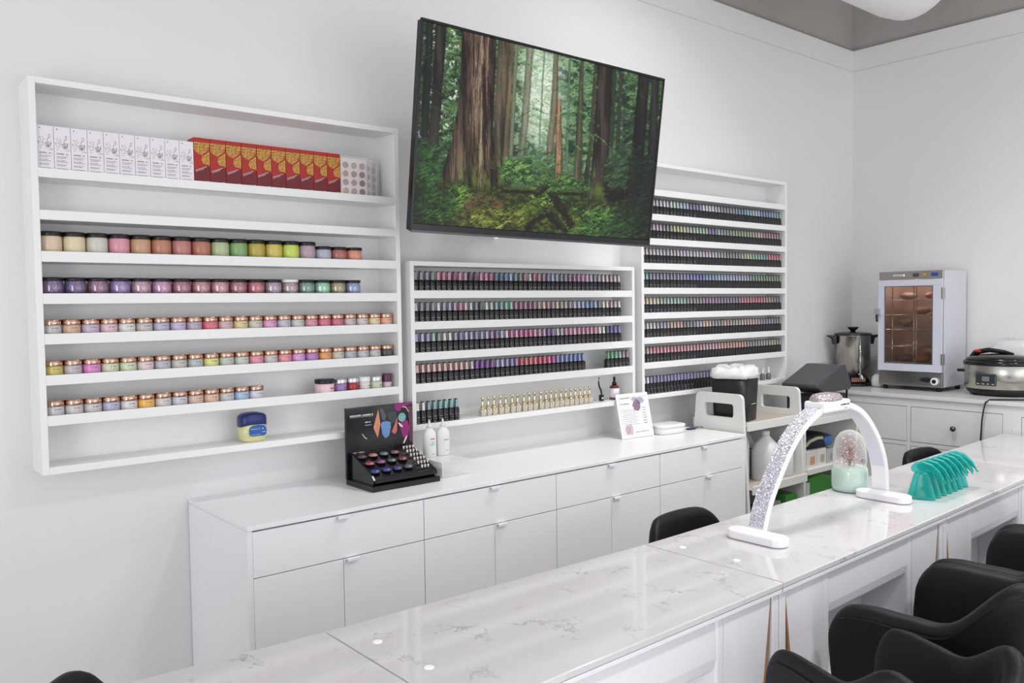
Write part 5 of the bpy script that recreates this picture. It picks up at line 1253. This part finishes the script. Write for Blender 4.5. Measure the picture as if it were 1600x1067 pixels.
    MB().box(x0 + .264, x1 - .264, yf_[i] + .185, yf_[i] + .20, 0.02, .617).build('modesty_panel', TABW, t)
    # two white plugs in the marble
    for (cx, cy) in ((x0 + .056, -1.322), (x0 + .066, -1.500)):
        if i in (1, 2): MB().lathe([(.0105, TZ - .001), (.0105, TZ + .0012), (.008, TZ + .002)], 20, (cx, cy)).build('plug_cap', mat('bright_white_plug', 'ffffff', .25, var=.01), t)

# ================================================================ crystal arch lamp
def catmull(P, n=8):
    out = []
    for i in range(len(P) - 1):
        p0 = P[max(i - 1, 0)]; p1 = P[i]; p2 = P[i + 1]; p3 = P[min(i + 2, len(P) - 1)]
        for k in range(n):
            t_ = k / n
            out.append(tuple(.5 * (2 * p1[j] + (p2[j] - p0[j]) * t_ + (2 * p0[j] - 5 * p1[j] + 4 * p2[j] - p3[j]) * t_ ** 2 + (3 * p1[j] - p0[j] - 3 * p2[j] + p3[j]) * t_ ** 3) for j in range(len(p1))))
    out.append(tuple(P[-1])); return out
t = thing('arch_lamp', 'white arch lamp with crystal-covered band standing on the marble table', 'lamp', (0, 0, 0))
AY0, AY1 = -1.428, -1.372
op = catmull([(2.166, .806), (2.196, .880), (2.245, .955), (2.325, 1.050), (2.410, 1.115), (2.510, 1.155), (2.610, 1.165), (2.710, 1.150), (2.795, 1.112), (2.872, 1.045), (2.925, .975), (2.956, .900), (2.966, .806)])
def band(mb, d0, d1, y0, y1, mi=0, i0=0, i1=None):
    pts = op[i0:(i1 if i1 is not None else len(op))]; N_ = len(pts); A = []; B = []
    for k in range(N_):
        a = pts[max(k - 1, 0)]; b_ = pts[min(k + 1, N_ - 1)]; dx, dz = b_[0] - a[0], b_[1] - a[1]; l = math.hypot(dx, dz); nx, nz = dz / l, -dx / l
        A.append((pts[k][0] + nx * d0, pts[k][1] + nz * d0)); B.append((pts[k][0] + nx * d1, pts[k][1] + nz * d1))
    vs = [(p[0], y0, p[1]) for p in A] + [(p[0], y1, p[1]) for p in A] + [(p[0], y0, p[1]) for p in B] + [(p[0], y1, p[1]) for p in B]
    fs = []
    for k in range(N_ - 1):
        fs += [(k, k + 1, N_ + k + 1, N_ + k), (2 * N_ + k + 1, 2 * N_ + k, 3 * N_ + k, 3 * N_ + k + 1), (k + 1, k, 2 * N_ + k, 2 * N_ + k + 1), (N_ + k, N_ + k + 1, 3 * N_ + k + 1, 3 * N_ + k)]
    mb.add(vs, fs, mi); o = len(mb.v) - 4 * N_
    mb.f.append((o, o + N_, o + 3 * N_, o + 2 * N_)); mb.m.append(mi); mb.sm.append(False)
    mb.f.append((o + N_ - 1, o + 3 * N_ - 1, o + 4 * N_ - 1, o + 2 * N_ - 1)[::1]); mb.m.append(mi); mb.sm.append(False)
    return mb
arch = band(MB(), .001, .021, AY0, AY1).build('arch_frame', mat('glossy_white_lamp', 'f2f0f4', .2, var=.01), t, bevel=.002)
band(MB(), -.0006, .0012, AY0 + .003, AY1 - .003, i0=2, i1=44).build('crystal_band', CRYSTAL, arch)
band(MB(), .0205, .0222, AY0 + .005, AY1 - .005, i0=8, i1=len(op) - 9).build('light_diffuser', mat('led_diffuser', 'd4d4dc', .4, emit='ffffff', estr=.05), arch)
hd = MB(); hd.box(2.500, 2.668, AY0 - .010, AY1 + .010, 1.134, 1.172); hd = hd.build('lamp_head', MATS['glossy_white_lamp'], t, bevel=.008, seg=3)
loft([[(x + 2.575, y + (AY0 + AY1) / 2, z) for x, y, z in squircle(w_, w2, z_, 32, 3)] for w_, w2, z_ in [(.072, .036, 1.171), (.070, .034, 1.182), (.060, .029, 1.191), (.035, .018, 1.195)]]).build('crystal_cushion', PINKCR, hd)
g = MB(); glyphs(g, 2.600, 2.655, 1.154, .005, AY0 - .0102, seed=300, gap=.2); glyphs(g, 2.625, 2.645, 1.143, .002, AY0 - .0102, seed=301, gap=.2); g.build('print', INKD, hd)
for cx, cy in ((2.132, -1.432), (2.905, -1.434)):
    P_ = []
    for k in range(24):
        a = 2 * math.pi * k / 24; P_.append((cx + .036 * math.cos(a), cy + (.062 if math.sin(a) > 0 else -.062) + .036 * math.sin(a)))
    MB().prism(P_, 'z', TZ + .001, TZ + .027, smooth=False).build('foot', MATS['glossy_white_lamp'], t, bevel=.005, seg=3)

# ================================================================ glass dome with pink branches
t = thing('glass_cloche', 'mint jar under a glass dome filled with glittering pink twigs', 'ornament', (2.962, -1.278, TZ + .0005))
MB().lathe([(.050, 0), (.060, .004), (.064, .018), (.0645, .070), (.062, .088), (.058, .092)], 44).build('mint_base', mat('mint_ceramic', 'c4dccf', .16, coat=.6, var=.02), t)
MB().lathe([(.059, .0925), (.0605, .12), (.058, .16), (.050, .195), (.036, .215), (.018, .225), (.004, .228)], 44).build('dome', GLASSD, t)
tw = MB(); r = random.Random(12)
tw.tube([(0, 0, .088), (.002, 0, .12), (-.002, 0, .16)], [.004, .003, .002], 8)
for k in range(46):
    a = r.uniform(0, 2 * math.pi); z_ = r.uniform(.095, .165); rr_ = r.uniform(.012, .040); h_ = r.uniform(.01, .04)
    tw.tube([(0, 0, z_ - .012), (rr_ * .5 * math.cos(a), rr_ * .5 * math.sin(a), z_ + h_ * .4), (rr_ * math.cos(a), rr_ * math.sin(a), z_ + h_)], [.0014, .001, .0006], 5)
tw.build('twigs', glitter('rose_gold_twig', 'b98880', 'ffd8d0', 500, .25, .7), t)
bl = MB()
for k in range(120):
    a = r.uniform(0, 2 * math.pi); z_ = r.uniform(.095, .198); rr_ = math.sqrt(r.random()) * (.048 if z_ < .17 else .034)
    if z_ > .13 and r.random() < .35: rr_ *= .6
    bl.ball((rr_ * math.cos(a), rr_ * math.sin(a), z_), r.uniform(.0018, .0042), 7, 5)
bl.build('blossoms', glitter('pink_glitter_blossom', 'e0a8ac', 'fff0f0', 700, .2, .45), t)

# ================================================================ teal nail soakers
TEAL = glass('teal_translucent_plastic', '2fc8c0', .08, .30, 'a6e8e4')
t = thing('spray_bottle', '', 'bottle')
# flared body
loft([squircle(.015, .044, 0, 26, 3), squircle(.017, .047, .004, 26, 3), squircle(.017, .045, .012, 26, 3), squircle(.014, .034, .055, 26, 2.6), squircle(.012, .026, .085, 26, 2.4), squircle(.011, .020, .100, 26, 2.2)]).build('flared_body', TEAL, t)
# hooked head leaning forward
MB().prism([(.030, .098), (.034, .112), (.022, .128), (-.004, .134), (-.034, .126), (-.058, .104), (-.072, .078), (-.064, .076), (-.046, .094), (-.020, .104), (.010, .094)], 'x', -.0135, .0135).build('hooked_head', TEAL, t, bevel=.005, seg=3)
MB().tube([(-.006, -.030, .110), (-.006, -.060, .090), (-.006, -.078, .062)], [.005, .0045, .003], 10).tube([(.007, -.026, .108), (.007, -.050, .084), (.007, -.062, .060)], [.005, .0045, .003], 10).build('prong', TEAL, t)
index_children()
pos = ['nearest the lamp foot', 'second from the lamp', 'third from the lamp', 'middle of the seven', 'third from the far end', 'second from the far end', 'at the far end of the row']
for i in range(7):
    x = 3.010 + .050 * i; y = -1.520 + .0015 * i
    lab = 'teal translucent hooked plastic soaker, %s' % pos[i]
    if i == 0: t.location = (x, y, TZ + .0005); t.name = 'nail_soaker'; t['category'] = 'nail soaker'; t['label'] = lab; t['group'] = 'teal soakers nested in a row on the marble'; CH['nail_soaker'] = CH['spray_bottle']; t.rotation_euler = (0, 0, .35)
    else: dup(t, (x, y, TZ + .0005), .35, lab)

# ================================================================ chairs
def tub_chair(label, tops):
    t = thing('armchair', label, 'chair', (0, 0, 0), group='black tub armchairs on the client side')
    # U path: from left arm front round the back to the right arm front; chair faces +y
    path = []
    R_ = .245; fl = .23
    pts = [(-.236, .205), (-.238, .10), (-.238, -.01), (-.236, -.11), (-.228, -.235), (-.160, -.283), (-.08, -.290), (0, -.295), (.08, -.290), (.160, -.283), (.228, -.235), (.236, -.11), (.238, -.01), (.238, .10), (.236, .205)]
    C3 = catmull([(p[0], p[1], h) for p, h in zip(pts, tops)], 6)
    N_ = len(C3); rings = []; seam = []
    for k, (x, y, h) in enumerate(C3):
        a = C3[max(k - 1, 0)]; b_ = C3[min(k + 1, N_ - 1)]; dx, dy = b_[0] - a[0], b_[1] - a[1]; l = math.hypot(dx, dy); nx, ny = -dy / l, dx / l   # towards the inside on the left
        nx, ny = dy / l * -1, dx / l
        # outward direction
        ox, oy = (x, y + .0); ol = math.hypot(ox, oy - .05) or 1; sgn = 1 if (nx * ox + ny * (oy - .05)) > 0 else -1; nx *= sgn; ny *= sgn
        e = min(k, N_ - 1 - k); endf = 1 - max(0, (3 - e)) * .10; drop = max(0, 4 - e) ** 2 * .0045
        th = .030 * endf; zb = .400; lean = .035
        prof_ = [(-th, zb), (th * .75, zb - .01), (th, zb + .06), (th * 1.05, zb + (h - zb) * .6), (th * 1.15, h - .035), (th * .95, h - .014), (th * .35, h), (-th * .45, h - .001), (-th * 1.0, h - .016), (-th * 1.05, h - .05), (-th, zb + .08)]
        ring = []
        for (o_, z) in prof_:
            lf = (z - zb) / max(h - zb, .01); off = o_ + lean * (lf - .5)
            zz = z - drop * lf
            ring.append((x + nx * off, y + ny * off, zz))
        rings.append(ring); seam.append((x + nx * (th * 1.15 + lean * .45), y + ny * (th * 1.15 + lean * .45), h - .030 - drop))
    m = MB(); n = len(rings[0]); vs = [p for r_ in rings for p in r_]; fs = []
    for j in range(N_ - 1):
        for k in range(n):
            k2 = (k + 1) % n; fs.append((j * n + k, (j + 1) * n + k, (j + 1) * n + k2, j * n + k2))
    m.add(vs, fs, 0, True)
    m.f.append(tuple(range(n))); m.m.append(0); m.sm.append(True); m.f.append(tuple((N_ - 1) * n + k for k in reversed(range(n)))); m.m.append(0); m.sm.append(True)
    sh = m.build('tub_shell', LEATHER, t, sub=1)
    MB().tube(seam[3:-3], .0022, 6).build('piping', LEATHER, sh)
    loft([[(x, y + .0, z) for x, y, z in squircle(w_, d_, z_, 32, 4)] for w_, d_, z_ in [(.195, .225, .36), (.203, .235, .38), (.203, .235, .44), (.185, .215, .462), (.12, .13, .468)]]).build('seat_cushion', LEATHER, t)
    MB().lathe([(.03, .07), (.03, .30), (.09, .345), (.16, .36)], 24).build('column', BLACKP, t)
    for k in range(4):
        a = math.pi / 4 + k * math.pi / 2
        MB().tube([(0, 0, .085), (.27 * math.cos(a), .27 * math.sin(a), .02)], [.022, .014], 10).build('leg', BLACKP, t)
    return t
arm = tub_chair('black tub armchair filling the lower right corner of the view', [.700, .722, .724, .738, .862, .800, .745, .735, .745, .800, .862, .738, .724, .722, .700]); index_children()
arm.location = (2.302, -1.915, 0)
a2 = tub_chair('nearest black tub armchair, cut by the bottom edge of the view', [.715, .730, .730, .735, .802, .762, .725, .715, .725, .762, .802, .735, .730, .730, .715]); a2.location = (1.752, -1.985, 0); a2.rotation_euler = (0, 0, math.radians(-20)); a2.scale = (.63, .80, 1.0)
a3 = dup(arm, (2.868, -1.905, 0), math.radians(0), 'black tub armchair behind the corner one, third from the camera')
a4 = dup(arm, (3.44, -1.89, 0), math.radians(0), 'farthest black tub armchair, only its arm top showing at right')

def stool(label, x, y, rz):
    t = thing('task_stool', label, 'chair', (x, y, 0), rz, group='low-backed black technician stools behind the tables')
    # curved low backrest facing -y
    m = MB(); cols = 17; rows = []
    for j in range(cols):
        u_ = -1 + 2 * j / (cols - 1); xx = .215 * math.sin(u_ * 1.05) / math.sin(1.05); yy = -.075 * (u_ * u_)
        top = .740 - .085 * max(0, abs(u_) - .45) ** 2 / .3025 - .03 * abs(u_) ** 6; bot = .50 + .03 * abs(u_) ** 4; th = .026 * (1 - .35 * abs(u_) ** 5)
        rows.append([(xx, yy - th, bot + .02), (xx, yy - th * 1.1, (bot + top) / 2), (xx, yy - th, top - .020), (xx, yy - th * .5, top - .004), (xx, yy + th * .4, top), (xx, yy + th, top - .014), (xx, yy + th * 1.1, (bot + top) / 2), (xx, yy + th, bot + .02), (xx, yy, bot)])
    n = 9; vs = [p for r_ in rows for p in r_]; fs = []
    for j in range(cols - 1):
        for k in range(n): k2 = (k + 1) % n; fs.append((j * n + k, j * n + k2, (j + 1) * n + k2, (j + 1) * n + k))
    m.add(vs, fs, 0, True); m.f.append(tuple(reversed(range(n)))); m.m.append(0); m.sm.append(True); m.f.append(tuple((cols - 1) * n + k for k in range(n))); m.m.append(0); m.sm.append(True)
    m.build('backrest', LEATHER, t, sub=1)
    MB().lathe([(.17, .455), (.185, .47), (.185, .505), (.16, .52), (.05, .524)], 36, (0, -.19)).build('seat', LEATHER, t)
    MB().tube([(0, -.02, .60), (0, .045, .55), (0, .03, .46), (0, -.10, .445)], .014, 10).build('back_bar', BLACKP, t)
    MB().lathe([(.03, .09), (.03, .25), (.022, .255), (.022, .455)], 16, (0, -.19)).build('gas_column', CHROME, t)
    for k in range(5):
        a = k * 2 * math.pi / 5
        MB().tube([(0, -.19, .10), (.24 * math.cos(a), -.19 + .24 * math.sin(a), .06)], [.02, .012], 8).ball((.24 * math.cos(a), -.19 + .24 * math.sin(a), .028), .027, 10, 8).build('leg', BLACKP, t)
    return t
s1 = stool('black low-backed stool between the large marble table and the cabinets', 2.405, -.900, math.radians(2)); index_children()
dup(s1, (4.315, -.915, 0), math.radians(-2), 'black low-backed stool by the sideboard drawers, behind the teal soakers')
s3 = dup(s1, (.330, -.945, 0), math.radians(60), 'black low-backed stool barely showing at the bottom left edge'); s3.scale = (1, 1, .97)

# ================================================================ round duct under the ceiling
t = thing('ceiling_duct', 'round white duct end hanging near the ceiling, top right', 'duct', (4.62, -.78, 3.205))
pts = [(-1.25, 0, .98), (-1.25, 0, .5), (-1.15, 0, .22), (-.95, 0, .06), (-.7, 0, .0), (-.2, 0, .0), (-.10, 0, 0), (-.04, 0, -.0), (0, 0, 0), (.03, 0, 0)]
MB().tube(pts, [.235, .235, .235, .235, .235, .235, .225, .195, .14, .06], 36).build('duct_body', mat('white_duct', 'e6e5e2', .5, bump=.1, bscale=30, var=.02), t)
MB().tube([(-.5, 0, .23), (-.5, 0, .99)], .006, 8).build('hanger_rod', STEEL, t)
